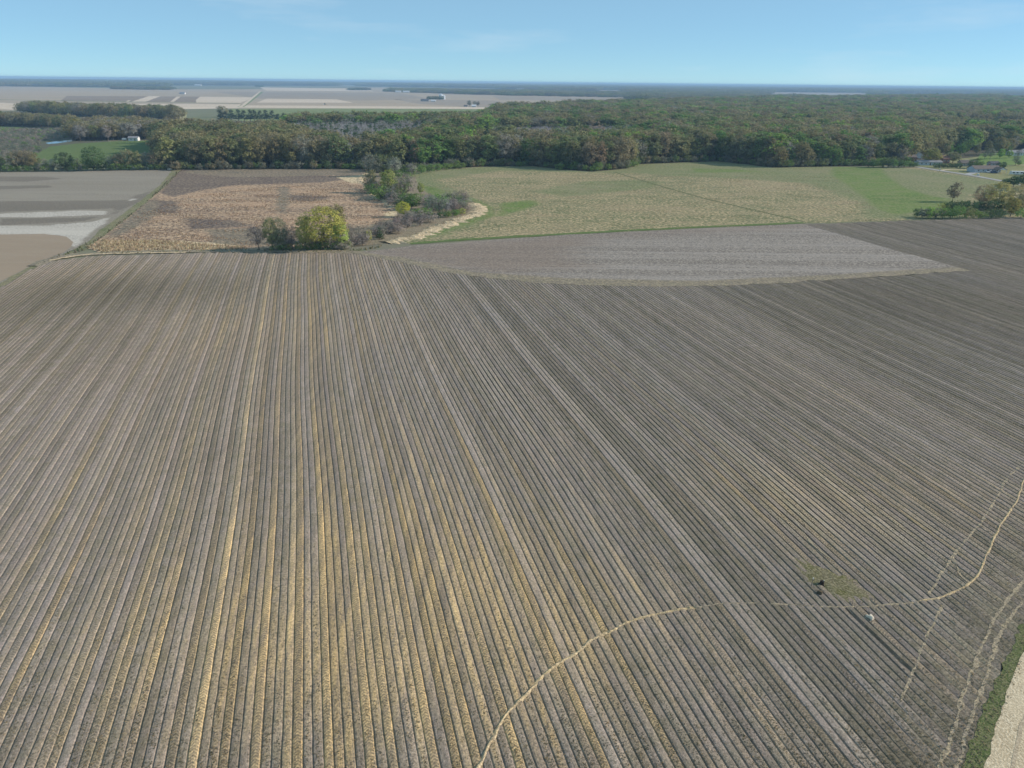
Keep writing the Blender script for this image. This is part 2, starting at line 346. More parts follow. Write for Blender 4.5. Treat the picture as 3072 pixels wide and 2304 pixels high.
# far fields (big plain first, then the strips that lie on it)
sheet('field', [(-1500, 262), (0, 259), (520, 268), (720, 268), (1180, 262), (1500, 272), (1900, 285), (1900, 305), (1690, 332), (1480, 330), (700, 326), (-1500, 345)], Z, M_FBEIGE, 8, 120)
sheet('field', [(200, 288), (650, 290), (592, 307), (180, 304)], Z + .02, M_FDARK, 3, 60)
sheet('field', [(640, 275), (1200, 280), (1290, 296), (1100, 302), (780, 296), (740, 290)], Z + .02, M_FGREY, 4, 60)
sheet('field', [(780, 262), (1090, 266), (1120, 274), (800, 272)], Z + .02, M_FPALE, 4, 80)
sheet('field', [(1180, 298), (1480, 302), (1600, 318), (1480, 325), (1260, 312)], Z + .02, M_FGREY, 4, 60)
sheet('field', [(1480, 288), (1880, 296), (1890, 303), (1500, 300)], Z + .02, M_FGREY, 4, 60)
for q in ([(395, 305), (446, 288.5), (482, 288.5), (438, 305)], [(510, 305.5), (530, 290), (542, 290), (522, 305.5)], [(376, 305), (384, 301), (392, 301), (386, 305)],
          [(590, 308), (588, 300), (600, 290), (762, 292), (722, 308.5)], [(770, 308), (800, 296), (1010, 298), (1060, 308)]):
    sheet('field', q, Z + .04, M_FPALE, 1.5, 60)
sheet('field', [(290, 311), (722, 313), (716, 324), (430, 330), (310, 322)], Z + .04, M_FPALE, 2, 60)
sheet('field', [(0, 308), (56, 311), (60, 330), (0, 327), (-300, 322), (-300, 305)], Z + .04, M_FPALE, 2, 60)
sheet('field', [(722, 316), (1100, 318), (1460, 322), (1470, 327), (1000, 325), (720, 323)], Z + .04, M_FPALE, 2, 60)
ribbon('drain_verge', [(-300, 296), (0, 299), (300, 304), (720, 310)], 22, Z + .06, M_PASTURE, step=60)
ribbon('farm_track', [(716, 323), (738, 309), (781, 274)], 9, Z + .08, M_FPALE, step=60)
ribbon('track_verge', [(722, 321), (748, 304), (787, 275)], 14, Z + .06, M_FGREEN, step=60)
sheet('crop_field', [(690, 326), (1050, 325.5), (1480, 328), (1470, 356), (1000, 378), (760, 375), (680, 345)], Z + .06, M_FGREEN, 3, 40)
for q in ([(20, 338), (130, 341), (260, 350), (330, 362), (250, 367), (140, 354), (20, 345)], [(360, 357), (520, 356), (540, 366), (380, 368)], [(500, 340), (560, 338), (560, 360), (505, 358)]):
    sheet('field', q, Z + .06, M_FYEL, 1, 30)
sheet('marsh', [(-400, 382), (0, 377), (150, 383), (260, 400), (330, 425), (150, 470), (60, 495), (-400, 500)], Z + .02, M_SCRUB, 2, 20)
sheet('pasture', [(-200, 384), (0, 379), (75, 382), (40, 391), (-200, 394)], Z + .04, M_PASTURE, 1, 20)
sheet('pasture', [(150, 440), (230, 431), (340, 424), (500, 420), (520, 440), (500, 480), (300, 492), (60, 488)], Z + .04, M_PASTURE, 1.5, 20)
sheet('pond', [(136, 429), (165, 424), (222, 418.5), (262, 417), (256, 420), (215, 424), (170, 430.5), (143, 432)], Z + .08, M_WATER, 1.0, 8)
# the forest floor
FRONT = [(500, 512), (820, 508), (1085, 508), (1130, 520), (1240, 516), (1330, 507), (1430, 501), (1600, 498), (1680, 508), (1780, 515), (1880, 506), (1912, 493), (2150, 484), (2250, 494), (2320, 503), (2460, 500), (2600, 498), (2750, 492)]
for q in ([(2150, 297), (2660, 302), (2640, 279), (2190, 275.5)], [(2990, 309), (3300, 312), (3300, 289), (3005, 288)], [(1770, 286), (1890, 288), (1885, 271), (1790, 270)], [(2600, 292), (2950, 297), (2950, 283), (2640, 281)]): sheet('field', q, Z + .08, M_FGREY, 4, 120)
sheet('forest_floor', FRONT + [(3072, 470), (3600, 440), (3600, 300), (3072, 298), (2300, 312), (1690, 335), (1480, 352), (1450, 392), (870, 395), (480, 420)], Z + .03, M_FLOOR, 2, 20)
sheet('crop_field', [(2800, 393), (3072, 391), (3500, 389), (3500, 418), (3072, 420), (2900, 412)], Z + .06, M_GREEN, 2, 20)
# near fields
C_BARE = [(0.24, 0.21, 0.165), (0.275, 0.245, 0.195), (0.215, 0.185, 0.15), (0.29, 0.26, 0.21)]
C_DARK = [(0.17, 0.15, 0.12), (0.205, 0.18, 0.145), (0.155, 0.135, 0.11), (0.22, 0.19, 0.15)]
C_SAND = [(0.40, 0.365, 0.31), (0.52, 0.48, 0.41), (0.31, 0.28, 0.23), (0.52, 0.48, 0.42)]
patch('bare_field', [(-900, 530), (0, 517), (300, 512), (505, 509), (520, 516), (478, 558), (430, 596), (372, 640), (300, 690), (262, 730), (200, 762), (110, 792), (0, 858), (-900, 1430)], Z + .02,
      blended('bare_field_soil', [C_BARE, C_DARK, C_SAND], .02, .07, 1.2, (.22, 1, 1), .05, .14, .25), 4.0,
      [([[(-600, 606), (0, 605), (250, 602), (385, 600), (440, 575), (470, 560), (430, 600), (330, 650), (345, 626), (0, 636), (-600, 642)], [(-200, 528), (120, 530), (190, 536), (80, 545), (-200, 542)], [(-200, 560), (150, 556), (160, 563), (-200, 575)], [(0, 655), (230, 654), (320, 648), (250, 664), (0, 676)]], 2.2),
       ([[(-600, 645), (0, 641), (250, 631), (330, 632), (310, 645), (100, 652), (-600, 656)], [(-600, 682), (0, 678), (150, 676), (260, 668), (330, 650), (322, 664), (255, 712), (225, 740), (210, 738), (190, 706), (0, 703), (-600, 708)], [(385, 600), (400, 594), (408, 598), (392, 606)]], 1.8)], .8, 5, 'bare grey brown field with pale sandy patches at the left')
sheet('bare_field', [(-600, 712), (0, 704), (130, 702), (200, 710), (219, 727), (213, 741), (190, 757), (110, 788), (0, 846), (-600, 1180)], Z + .07, M_TAN, 0.3, 5, 'smooth tan worked field with curved tracks at the left edge')
sheet('ditch_verge', [(520, 508), (545, 508), (500, 556), (440, 606), (372, 662), (300, 716), (262, 748), (150, 782), (60, 826), (0, 872), (-600, 1270), (-600, 1215), (0, 850), (112, 789), (200, 760), (262, 728), (305, 690), (372, 640), (430, 596), (480, 556)], Z + .09, M_VERGE, 0.8, 4)
C_FAL = [(0.215, 0.155, 0.112), (0.40, 0.27, 0.175), (0.165, 0.13, 0.098), (0.46, 0.33, 0.215)]
C_FDK = [(0.125, 0.098, 0.085), (0.165, 0.13, 0.105), (0.115, 0.095, 0.08), (0.24, 0.185, 0.135)]
C_FGY = [(0.165, 0.145, 0.11), (0.22, 0.18, 0.135), (0.145, 0.135, 0.095), (0.28, 0.22, 0.155)]
C_FST = [(0.50, 0.39, 0.23), (0.56, 0.45, 0.28), (0.34, 0.25, 0.16), (0.60, 0.49, 0.32)]
patch('fallow_field', [(542, 509), (800, 506), (1092, 505), (1100, 530), (1108, 560), (1150, 598), (1192, 630), (1195, 655), (1150, 662), (1100, 690), (1060, 740), (740, 752), (480, 752), (300, 758), (262, 746), (300, 716), (372, 662), (440, 606), (500, 556)], Z + .06,
      blended('dry_fallow_weeds', [C_FAL, C_FDK, C_FGY, C_FST], .04, .13, .6, (.42, 1, 1), 0, .38, .6, .6), 3.0,
      [([[(540, 508), (760, 512), (1080, 535), (960, 548), (700, 556), (600, 572), (520, 590), (480, 578), (500, 552)], [(560, 655), (700, 660), (760, 680), (560, 690)], [(860, 585), (1000, 590), (940, 605), (850, 600)], [(440, 600), (530, 604), (540, 640), (400, 640)]], 5),
       ([[(560, 508), (1092, 505), (1090, 524), (940, 528), (700, 532), (560, 520)], [(372, 660), (470, 590), (480, 640), (380, 700), (310, 722)], [(620, 690), (800, 680), (900, 700), (1100, 680), (1190, 655), (1100, 690), (1060, 738), (640, 738)], [(835, 560), (870, 560), (860, 640), (830, 640)]], 5),
       ([[(270, 742), (320, 722), (480, 720), (620, 728), (720, 738), (640, 748), (480, 751), (300, 756)], [(1010, 532), (1092, 524), (1095, 545), (1060, 552)], [(1150, 640), (1192, 628), (1194, 650), (1160, 654)]], 2.5)], .8, 5, 'tan fallow field of dry weeds with dark burnt looking patches')
C_MDW = [(0.16, 0.172, 0.085), (0.285, 0.235, 0.14), (0.15, 0.168, 0.078), (0.40, 0.315, 0.19)]
C_MGF = [(0.165, 0.19, 0.085), (0.235, 0.22, 0.125), (0.14, 0.175, 0.068), (0.25, 0.235, 0.13)]
C_MGR = [(0.135, 0.20, 0.055), (0.115, 0.175, 0.05), (0.175, 0.205, 0.08), (0.19, 0.21, 0.085)]
patch('meadow', [(1240, 516), (1330, 507), (1430, 501), (1600, 498), (1680, 508), (1780, 515), (1880, 506), (1912, 493), (2150, 484), (2250, 494), (2320, 503), (2460, 500), (2700, 502), (2750, 503), (2850, 520), (3010, 546), (3200, 575), (3200, 660), (2780, 655), (2700, 662), (2410, 670), (1700, 703), (1400, 720), (1230, 732), (1195, 726), (1300, 690), (1430, 645), (1448, 628), (1420, 605), (1300, 590), (1250, 560)], Z + .04,
      blended('patchy_meadow', [C_MDW, C_MGF, C_MGR], .03, .13, .65, (.5, 1, 1), 0, .32, .5, .5, .45, .62), 3.5,
      [([[(1900, 492), (2150, 484), (2460, 500), (2700, 502), (3010, 546), (3100, 560), (3000, 585), (2760, 580), (2560, 600), (2420, 550), (2200, 535), (2000, 528), (1880, 516)], [(2560, 560), (2900, 570), (2900, 655), (2600, 655)], [(1240, 516), (1450, 500), (1900, 500), (1900, 520), (1500, 512), (1300, 540), (1480, 620), (1420, 680), (1230, 732), (1300, 690), (1440, 630), (1290, 590), (1240, 560)], [(1900, 540), (2000, 545), (1950, 565), (1700, 590), (1600, 575), (1750, 545)]], 9),
       ([[(2500, 500), (2640, 500), (2660, 525), (2710, 562), (2800, 590), (2850, 595), (2850, 628), (2760, 634), (2690, 645), (2640, 630), (2600, 598), (2550, 562), (2495, 525)], [(1262, 558), (1300, 560), (1350, 582), (1410, 592), (1475, 622), (1480, 648), (1425, 668), (1330, 698), (1250, 724), (1310, 692), (1440, 648), (1455, 628), (1425, 603), (1300, 590)], [(1500, 610), (1600, 600), (1620, 615), (1500, 650)], [(2080, 505), (2200, 508), (2300, 516), (2080, 518)]], 6)], .8, 5, 'wide meadow of dry tan and green grass')
ribbon('grass_strip', [(1230, 731), (1400, 719), (1700, 702), (2050, 684), (2410, 669)], 3.5, Z + .085, M_PASTURE, jit=0.6, step=4)
ribbon('meadow_track', [(1845, 517), (1960, 552), (2100, 592), (2250, 628), (2400, 662)], 1.6, Z + .10, M_VERGEG, jit=0.3, step=5)
sheet('ditch', [(1092, 505), (1130, 520), (1240, 518), (1255, 560), (1300, 592), (1420, 608), (1440, 625), (1425, 642), (1300, 688), (1195, 728), (1040, 742), (1060, 700), (1150, 662), (1195, 655), (1190, 632), (1150, 600), (1106, 562)], Z + .09, M_DITCH, 0.8, 4)
ribbon('dry_bank', [(1165, 731), (1240, 713), (1300, 690), (1360, 667), (1430, 640), (1444, 627), (1432, 616), (1412, 612)], 7.5, Z + .04, M_BANK, hump=0.45, jit=0.9, step=1.2, crown=7)
ribbon('dry_bank', [(1095, 522), (1082, 540), (1100, 560), (1115, 585), (1150, 602), (1186, 625)], 4.0, Z + .05, M_BANK, hump=0.35, jit=1.0, step=1.2, crown=7)
sheet('lawn', [(2750, 497), (2760, 490), (3072, 455), (3300, 440), (3300, 592), (3010, 541), (2850, 514)], Z + .07, M_LAWN, 0.6, 6)
sheet('pasture', [(2940, 462), (3072, 452), (3300, 446), (3300, 485), (3072, 492), (2975, 498), (2930, 488)], Z + .09, M_GREEN, 1.5, 6)
ribbon('road', [(2752, 501), (2820, 512), (2900, 524), (3010, 544), (3120, 566)], 5.2, Z + .12, M_ASPH, step=6)
ribbon('driveway', [(2902, 524), (2922, 518), (2950, 513), (2985, 516)], 5.0, Z + .11, M_ASPH, step=4)
ribbon('driveway', [(2822, 512), (2850, 508.5), (2905, 509)], 3.2, Z + .11, M_SOILRD, step=4)

# ------------------------------------------------------------------ the big row field
BED = 0.97
wavy = lambda v: 0.30 * math.sin(v / 41.0) + 0.14 * math.sin(v / 15.0 + 1.0)
def UV(p):
    v = p.x * ROWDIR.x + p.y * ROWDIR.y; return p.x * ROWU.x + p.y * ROWU.y - wavy(v), v
FIELD = [(-700, 1310), (0, 866), (70, 822), (140, 786), (270, 770), (640, 759), (1050, 760), (1130, 768), (1200, 783), (1400, 826), (1700, 852), (2100, 857), (2500, 838), (2700, 828), (2890, 810), (2650, 742),
         (2410, 674), (2700, 664), (3072, 652), (3500, 645), (3700, 900), (3420, 1450), (3215, 1745), (3120, 1890), (3045, 2040), (2975, 2205), (2945, 2304), (2860, 2700), (-700, 2900)]
FG = [G(*q) for q in FIELD]
FUV = [UV(p) for p in FG]
ZB = 0.16                                        # furrow bottoms stand a little above the sheet below
PROF = [(-.485, .012), (-.435, 0), (-.35, .105), (-.16, .13), (.16, .132), (.35, .11), (.435, .004), (.485, .012)]
def bedh(x, y):
    u, v = UV(Vector((x, y, 0))); b = u / BED; q_ = int(math.floor(b)); b = (b - q_) - 0.5; b -= (JIT[q_] * (.5 - b) + JIT[q_ + 1] * (b + .5)) / BED
    xs = [q[0] for q in PROF]; return float(np.interp(b * BED, xs, [q[1] for q in PROF]))
i0 = int(min(u for u, v in FUV) / BED); i1 = int(max(u for u, v in FUV) / BED)
# rows that carry straw and tyre prints, picked off the photograph along one picture row
strong = {}
for x, y, a, wdt in ((15, 2150, .55, 1), (205, 2150, .35, 1), (330, 2150, .45, 1), (432, 2150, .5, 1), (596, 2150, .95, 1), (700, 2150, .6, 1), (786, 2150, 1.0, 1), (868, 2150, .5, 0), (905, 2150, .7, 1),
                   (975, 2150, 1.0, 1), (1015, 2150, .55, 0), (1050, 2150, .6, 0), (1090, 2150, 1.0, 1), (1165, 2150, .5, 1), (1280, 2150, .55, 1), (1345, 2150, .8, 1), (1400, 2150, .6, 1), (1440, 2150, .5, 0),
                   (1520, 2150, .75, 1), (1580, 2150, .45, 0), (1640, 2150, .55, 0), (1750, 2150, .85, 1), (1850, 2150, .4, 0), (1940, 2150, .55, 1), (2050, 2150, .35, 0), (2180, 1400, .8, 1), (2230, 1500, .8, 1), (2330, 1500, .6, 1), (2700, 1395, .5, 1)):
    strong[int(math.floor(UV(G(x, y))[0] / BED))] = (a, wdt)
spots = [(G(1010, 1880), 14, 1.1), (G(985, 2000), 9, .8), (G(1090, 2020), 10, .6), (G(1640, 1850), 16, .5), (G(1560, 1900), 10, .4), (G(450, 1900), 14, .2), (G(2150, 1480), 12, .3), (G(2420, 1450), 12, .3), (G(2560, 1540), 10, .4), (G(1300, 1650), 22, .35), (G(300, 820), 30, .15), (G(2900, 1500), 12, .3), (G(620, 1000), 26, .2), (G(880, 900), 30, .15)]
brown = [(G(560, 870), 22, .55), (G(300, 850), 26, .45), (G(180, 930), 30, .4), (G(250, 1050), 22, .3), (G(60, 900), 30, .35), (G(2900, 950), 60, .35), (G(2600, 900), 40, .35), (G(2850, 720), 90, .35)]
TRU = round(UV(G(2640, 1925))[0] / BED) * BED; TRV = (UV(G(2552, 1842))[1], UV(G(2730, 2012))[1]); TRV = (min(TRV), max(TRV))
URIGHT = UV(G(1750, 2100))[0]
segs = []
rb = random.Random(11); rowstat = {}
mach = 0
for i in range(i0, i1 + 1):
    uc = (i + 0.5) * BED; hits = []
    for a in range(len(FUV)):
        (ua, va), (ub, vb) = FUV[a], FUV[(a + 1) % len(FUV)]
        if (ua > uc) != (ub > uc): hits.append(va + (vb - va) * (uc - ua) / (ub - ua))
    hits.sort()
    if i not in rowstat:
        ph = i % 12; t = {0: .32, 1: .12, 4: .22, 5: .4, 8: .14, 9: .28}.get(ph, 0.04) * rb.uniform(.4, 1.5); tr = 1 if ph in (5, 9) and rb.random() < .7 else 0
        if i in strong: t = max(t, strong[i][0]); tr = strong[i][1]
        rightness = min(1, max(0, (i * BED - URIGHT) / 25)); t *= 1 - .5 * rightness
        lightrow = rb.random() < 0.16
        rowstat[i] = (t, tr, rb.uniform(.86, 1.08) * (1.15 if lightrow else 1) * (1 - .10 * rightness) * (1 + .07 * noise.noise(Vector((i * .21, 0, 0)))), rb.uniform(.82, 1.12), rb.random())
    t, tr, sh, hh, gr = rowstat[i]
    for a in range(0, len(hits) - 1, 2):
        va, vb = hits[a], hits[a + 1]
        if vb - va < 3: continue
        segs.append((i, va + rb.uniform(-.6, .6), vb + rb.uniform(-.9, .9)))
VERGE = np.array([(p.x, p.y) for p in (G(*q) for q in ((3500, 1290), (3360, 1430), (3160, 1725), (3072, 1862), (2990, 2030), (2920, 2200), (2888, 2304), (2790, 2650)))])
def flatness(p):
    """how far the beds are worn down near the road verge"""
    if p.x < 20 or p.y > 260: return 0.0
    P = np.array((p.x, p.y)); A_ = VERGE[:-1]; B_ = VERGE[1:]; AB = B_ - A_; t = np.clip(((P - A_) * AB).sum(1) / (AB * AB).sum(1), 0, 1)
    d = np.linalg.norm(P - A_ - t[:, None] * AB, axis=1).min() + 2.5 * noise.noise(p * .15); return float(min(1, max(0, (9.5 - d) / 6.5)))
_rj = random.Random(31); JIT = {q: _rj.uniform(-.055, .055) + (_rj.choice((-.07, .07)) if q % 8 == 0 else 0) for q in range(i0 - 2, i1 + 4)}
def bed_data(i, va, vb):
    t, tr, sh, hh, gr = rowstat[i]; vv = [va]
    while vv[-1] < vb:
        p = ROWDIR * vv[-1] + ROWU * (i * BED); d = math.hypot(p.length, CAMH); vv.append(vv[-1] + min(9, max(1.3, d / 48)))
    vv[-1] = vb
    if len(vv) > 2 and vv[-1] - vv[-2] < .5: vv.pop(-2)
    n = len(PROF); V = []; A = []
    for j, v in enumerate(vv):
        uo = wavy(v) + (i + .5) * BED; base = ROWDIR * v
        tv = 0.0; br = 0.0; pm = base + ROWU * uo
        for c, r_, s_ in spots:
            q = ((pm - c).length / r_) ** 2
            if q < 6: tv += s_ * math.exp(-q)
        for c, r_, s_ in brown:
            q = ((pm - c).length / r_) ** 2
            if q < 6: br += s_ * math.exp(-q)
        fade = 1 - .6 * min(1, max(0, (v - 70) / 90)); tt = min(1.0, fade * t * (0.75 + .8 * noise.noise(Vector((i * 3.1, v * .03, 0)))) + tv * (0.35 + t * 1.5)); fl = flatness(pm)
        shj = sh * (1 - .30 * min(1, br)) * (1 + .10 * noise.noise(Vector((i * 7.7, v * .045, 5))))
        e = 0.0 if 0 < j < len(vv) - 1 else 1.0
        for x, z in PROF:
            jx = 0.07 * noise.noise(Vector((v * .8, i * 2.3 + x * 3, 1))); jz = 1 + .22 * noise.noise(Vector((v * .35, i * 1.9 + x, 4)))
            xe = x + JIT[i] * (.485 - x) / .97 + JIT[i + 1] * (x + .485) / .97
            q = base + ROWU * (uo + (xe + (jx if abs(x) < .47 else 0)))
            if TRV[0] < v < TRV[1] and abs((i + .5) * BED + x - TRU) < .16: z = z - 1.0
            V.append((q.x, q.y, ZB + max(-.13, z) if z < -.5 else ZB + z * hh * jz * (1 - .9 * e) * (1 - .8 * fl) + .03 * fl))
            A.append(((tt if abs(x) < .3 or tr else tt * .55) * (1 - .5 * fl), shj * (0.86 if abs(x) > .4 else 1) * (1 - .08 * fl), x, v, float(tr) * (1 - fl), gr * .8 + br * .6 + fl * .5))  # furrow sides darkened in the colour, adding to their real shade
    Fc = [(j * n + c, j * n + c + 1, (j + 1) * n + c + 1, (j + 1) * n + c) for j in range(len(vv) - 1) for c in range(n - 1)]
    return V, Fc, A
def bed_mesh(V, Fc, A):
    me = mesh('planting_bed', V, Fc, M_BED)
    A = np.array(A, np.float32)
    for c, nm in enumerate(('tanv', 'shade', 'bu', 'bv', 'tread', 'grn')):
        at = me.attributes.new(nm, 'FLOAT', 'POINT'); at.data.foreach_set('value', np.ascontiguousarray(A[:, c]))
    if sum(p.normal.z for p in me.polygons) < 0: me.flip_normals()
    return me
field = sheet('row_field', FIELD, Z, M_BAREDK, 0.0, 30, 'wide grey brown field ridged into long straight planting beds')
def near(s):
    i, va, vb = s; best = 1e9
    for k_ in range(9):
        v = va + (vb - va) * k_ / 8; p = ROWDIR * v + ROWU * (i * BED); best = min(best, p.length + (0 if p.y > 40 and abs(p.x) < p.y * .78 + 25 else 300))
    return best
segs.sort(key=near)
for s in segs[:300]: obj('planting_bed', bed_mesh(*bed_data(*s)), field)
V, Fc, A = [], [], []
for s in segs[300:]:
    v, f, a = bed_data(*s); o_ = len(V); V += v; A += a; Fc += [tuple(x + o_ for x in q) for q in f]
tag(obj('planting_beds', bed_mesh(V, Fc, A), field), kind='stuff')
print('beds', len(segs), 'rest verts', len(V))

# the wedge of rows that run crosswise
patch('strip_field', [(1060, 758), (1140, 752), (1250, 737), (1700, 706), (2050, 689), (2410, 673), (2650, 741), (2892, 809), (2700, 827), (2500, 837), (2100, 857), (1700, 852), (1400, 826), (1200, 784), (1130, 768)], Z + .22,
      blended('strip_field_soil', [[(0.182, 0.158, 0.134), (0.285, 0.255, 0.225), (0.168, 0.146, 0.124), (0.315, 0.278, 0.235)], [(0.205, 0.165, 0.135), (0.235, 0.19, 0.155), (0.185, 0.155, 0.125), (0.255, 0.21, 0.17)], [(0.185, 0.165, 0.12), (0.225, 0.19, 0.14), (0.165, 0.15, 0.115), (0.30, 0.25, 0.175)]],
              .13, .5, 1.3, (.015, 1, 1), -math.atan2(STRIPDIR.y, STRIPDIR.x), .22, .4, .2, .42, .58), 3.0,
      [([[(1060, 758), (1250, 737), (1700, 706), (1800, 715), (1700, 760), (1760, 800), (1500, 830), (1200, 784)], [(1700, 706), (2410, 673), (2440, 682), (1800, 716)]], 24),
       ([[(1400, 815), (1700, 838), (2100, 845), (2500, 826), (2890, 800), (2892, 812), (2700, 829), (2500, 840), (2100, 859), (1700, 854), (1400, 828), (1200, 786), (1130, 768), (1200, 772)]], 2.5)], .5, 5, 'lighter wedge of crosswise rows between the row field and the meadow')
ribbon('headland', [(1060, 757), (1180, 779), (1400, 823), (1700, 850), (2100, 856), (2500, 836), (2890, 809)], 4.0, Z + .25, M_HEAD, hump=.10, jit=.45, step=3, crown=5)
ribbon('headland', [(100, 800), (180, 772), (300, 762), (640, 754), (1060, 757)], 5.0, Z + .20, M_HEAD, hump=.15, jit=.5, step=3, crown=5)
ribbon('headland_straw', [(150, 783), (260, 766), (400, 761), (560, 759)], 1.8, Z + .30, M_BANK, hump=.08, jit=1.2, step=1.5, crown=5)

# levee line, tyre tracks, weedy patch
LEV = [(1425, 2330), (1491, 2194), (1529, 2139), (1597, 2067), (1669, 2001), (1728, 1961), (1801, 1914), (1894, 1869), (1979, 1844), (2085, 1826), (2200, 1814), (2345, 1817), (2467, 1824), (2568, 1826), (2660, 1820), (2757, 1808), (2830, 1793), (2893, 1762), (2932, 1728), (2956, 1675), (2985, 1607), (3014, 1558), (3051, 1500), (3085, 1420), (3180, 1300)]
ribbon('levee_ridge', LEV[:10], 0.5, ZB + .03, M_STRAW, hump=.2, jit=.8, step=.35, crown=7, label='straw covered ridge curving up from the bottom edge across the beds')
ribbon('levee_ridge', LEV[9:16], 0.26, ZB + .05, M_TRACK, hump=.1, jit=1.0, step=.3, crown=5, label='thin middle stretch of the levee line below the weedy patch')
ribbon('levee_ridge', LEV[15:], 0.36, ZB + .04, M_STRAW, hump=.14, jit=.8, step=.35, crown=5, label='right stretch of the levee line curving up to the right edge')
def drape(x, y): fl = flatness(Vector((x, y, 0))); return bedh(x, y) * (1 - .8 * fl) + .03 * fl
for q, w in (([(3110, 1700), (3072, 1742), (3000, 1834), (2956, 1917), (2893, 2072), (2864, 2164), (2815, 2330)], .45), ([(3110, 1740), (3072, 1796), (3019, 1873), (2980, 1956), (2951, 2048), (2898, 2193), (2866, 2330)], .45),
             ([(2942, 1573), (2869, 1660), (2816, 1733), (2787, 1790)], .32), ([(2826, 1822), (2772, 1931), (2738, 2023), (2699, 2106)], .32), ([(3060, 1405), (3020, 1440), (2990, 1495), (2940, 1575)], .35),
             ([(2870, 1650), (2862, 1690), (2876, 1725), (2905, 1752)], .4), ([(2380, 1560), (2440, 1640), (2500, 1690)], .3)):
    ribbon('tyre_track', q, w * .75, ZB + .022, M_TRACK, jit=1.5, step=.3, zf=drape, crown=4)
pp = [(2367, 1676), (2412, 1678), (2476, 1706), (2539, 1730), (2584, 1756), (2630, 1808), (2557, 1818), (2512, 1808), (2467, 1770), (2412, 1750), (2380, 1712)]
pg = ragged([G(*q) for q in pp], 1.3, .7); cc = sum(pg, Vector()) / len(pg)
V = []; Fc = []; n = len(pg)
for ring, (s_, z_) in enumerate(((1.0, .0), (.88, .10), (.6, .16), (.3, .19))):
    for p in pg: q = cc.lerp(p, s_); V.append((q.x, q.y, ZB + z_ + .05 * noise.noise(q * 1.3)))
V.append((cc.x, cc.y, ZB + .19))
for ring in range(3):
    for a in range(n): Fc.append((ring * n + a, ring * n + (a + 1) % n, (ring + 1) * n + (a + 1) % n, (ring + 1) * n + a))
for a in range(n): Fc.append((3 * n + a, 3 * n + (a + 1) % n, 4 * n))
me = mesh('weedy_patch', V, Fc, ground('mossy_weeds', [(0.115, 0.115, 0.04), (0.19, 0.165, 0.115), (0.135, 0.12, 0.07), (0.22, 0.195, 0.12)], .35, .9, 3.5, fine=.5, bump=.6))
if sum(p.normal.z for p in me.polygons) < 0: me.flip_normals()
tag(obj('weedy_patch', me), kind='structure')

# dirt road and its verge
RL = [(3400, 1440), (3240, 1690), (3150, 1820), (3072, 1956), (3019, 2082), (2976, 2227), (2951, 2304), (2880, 2600)]
VL = [(3360, 1430), (3160, 1725), (3072, 1862), (2990, 2030), (2920, 2200), (2888, 2304), (2790, 2650)]
vg = [G(*q) for q in VL] + [G(*q) for q in reversed(RL)]
sheet('grass_verge', VL + [(3000, 2600)] + [(3140, 2227), (3200, 2000), (3400, 1700), (3600, 1450)], ZB + .085, M_VERGEG, .5, .8)
RR = [(3640, 1440), (3500, 1690), (3420, 1900), (3350, 2100), (3300, 2304), (3240, 2600)]
sheet('dirt_road', RL + list(reversed(RR)), ZB + .10, M_SOILRD, .35, .9)
M_RUT = ground('road_rut_soil', [(0.36, 0.29, 0.2), (0.44, 0.36, 0.25), (0.30, 0.24, 0.165), (0.5, 0.42, 0.3)], .3, .9, 4.0, fine=.2)
ribbon('wheel_rut', [(3300, 1700), (3200, 1880), (3115, 2060), (3062, 2190), (3032, 2330), (2990, 2560)], .35, ZB + .12, M_RUT, jit=.5, step=.5)
ribbon('wheel_rut', [(3420, 1700), (3330, 1880), (3260, 2060), (3210, 2190), (3170, 2330), (3130, 2560)], .45, ZB + .12, M_RUT, jit=.5, step=.5)

# ------------------------------------------------------------------ trees: a few patterns, then individuals
PAT = bpy.data.collections.new('patterns')            # never linked to the scene
def quads_mesh(name, C, S, NRM, m, elong=None, extra=None):
    """many small leaf-cluster faces; C centres, S sizes, NRM facing"""
    n = len(C); rs = np.random.RandomState(n % 9973 + 3)
    a = rs.normal(size=(n, 3)); t = np.cross(NRM, a); t /= np.linalg.norm(t, axis=1)[:, None] + 1e-9; b = np.cross(NRM, t)
    S = np.asarray(S)[:, None]; e = 1.0 if elong is None else elong
    j = lambda: 1 + rs.uniform(-.35, .35, (n, 1))
    V = np.empty((n, 4, 3)); V[:, 0] = C - t * S * j() * .5; V[:, 1] = C - b * S * e * j() * .5; V[:, 2] = C + t * S * j() * .5; V[:, 3] = C + b * S * e * j() * .5
    V = V.reshape(-1, 3); lv = np.repeat(rs.uniform(0, 1, n), 4)
    return V, lv
def finish_leaf(name, V, lv, m):
    n = len(V) // 4; me = bpy.data.meshes.new(name)
    me.vertices.add(len(V)); me.vertices.foreach_set('co', V.astype(np.float32).ravel())
    me.loops.add(len(V)); me.loops.foreach_set('vertex_index', np.arange(len(V), dtype=np.int32))
    me.polygons.add(n); me.polygons.foreach_set('loop_start', np.arange(0, len(V), 4, dtype=np.int32)); me.polygons.foreach_set('loop_total', np.full(n, 4, np.int32))
    me.update(calc_edges=True); me.validate()
    at = me.attributes.new('lv', 'FLOAT', 'POINT'); at.data.foreach_set('value', lv.astype(np.float32))
    me.materials.append(m); return me
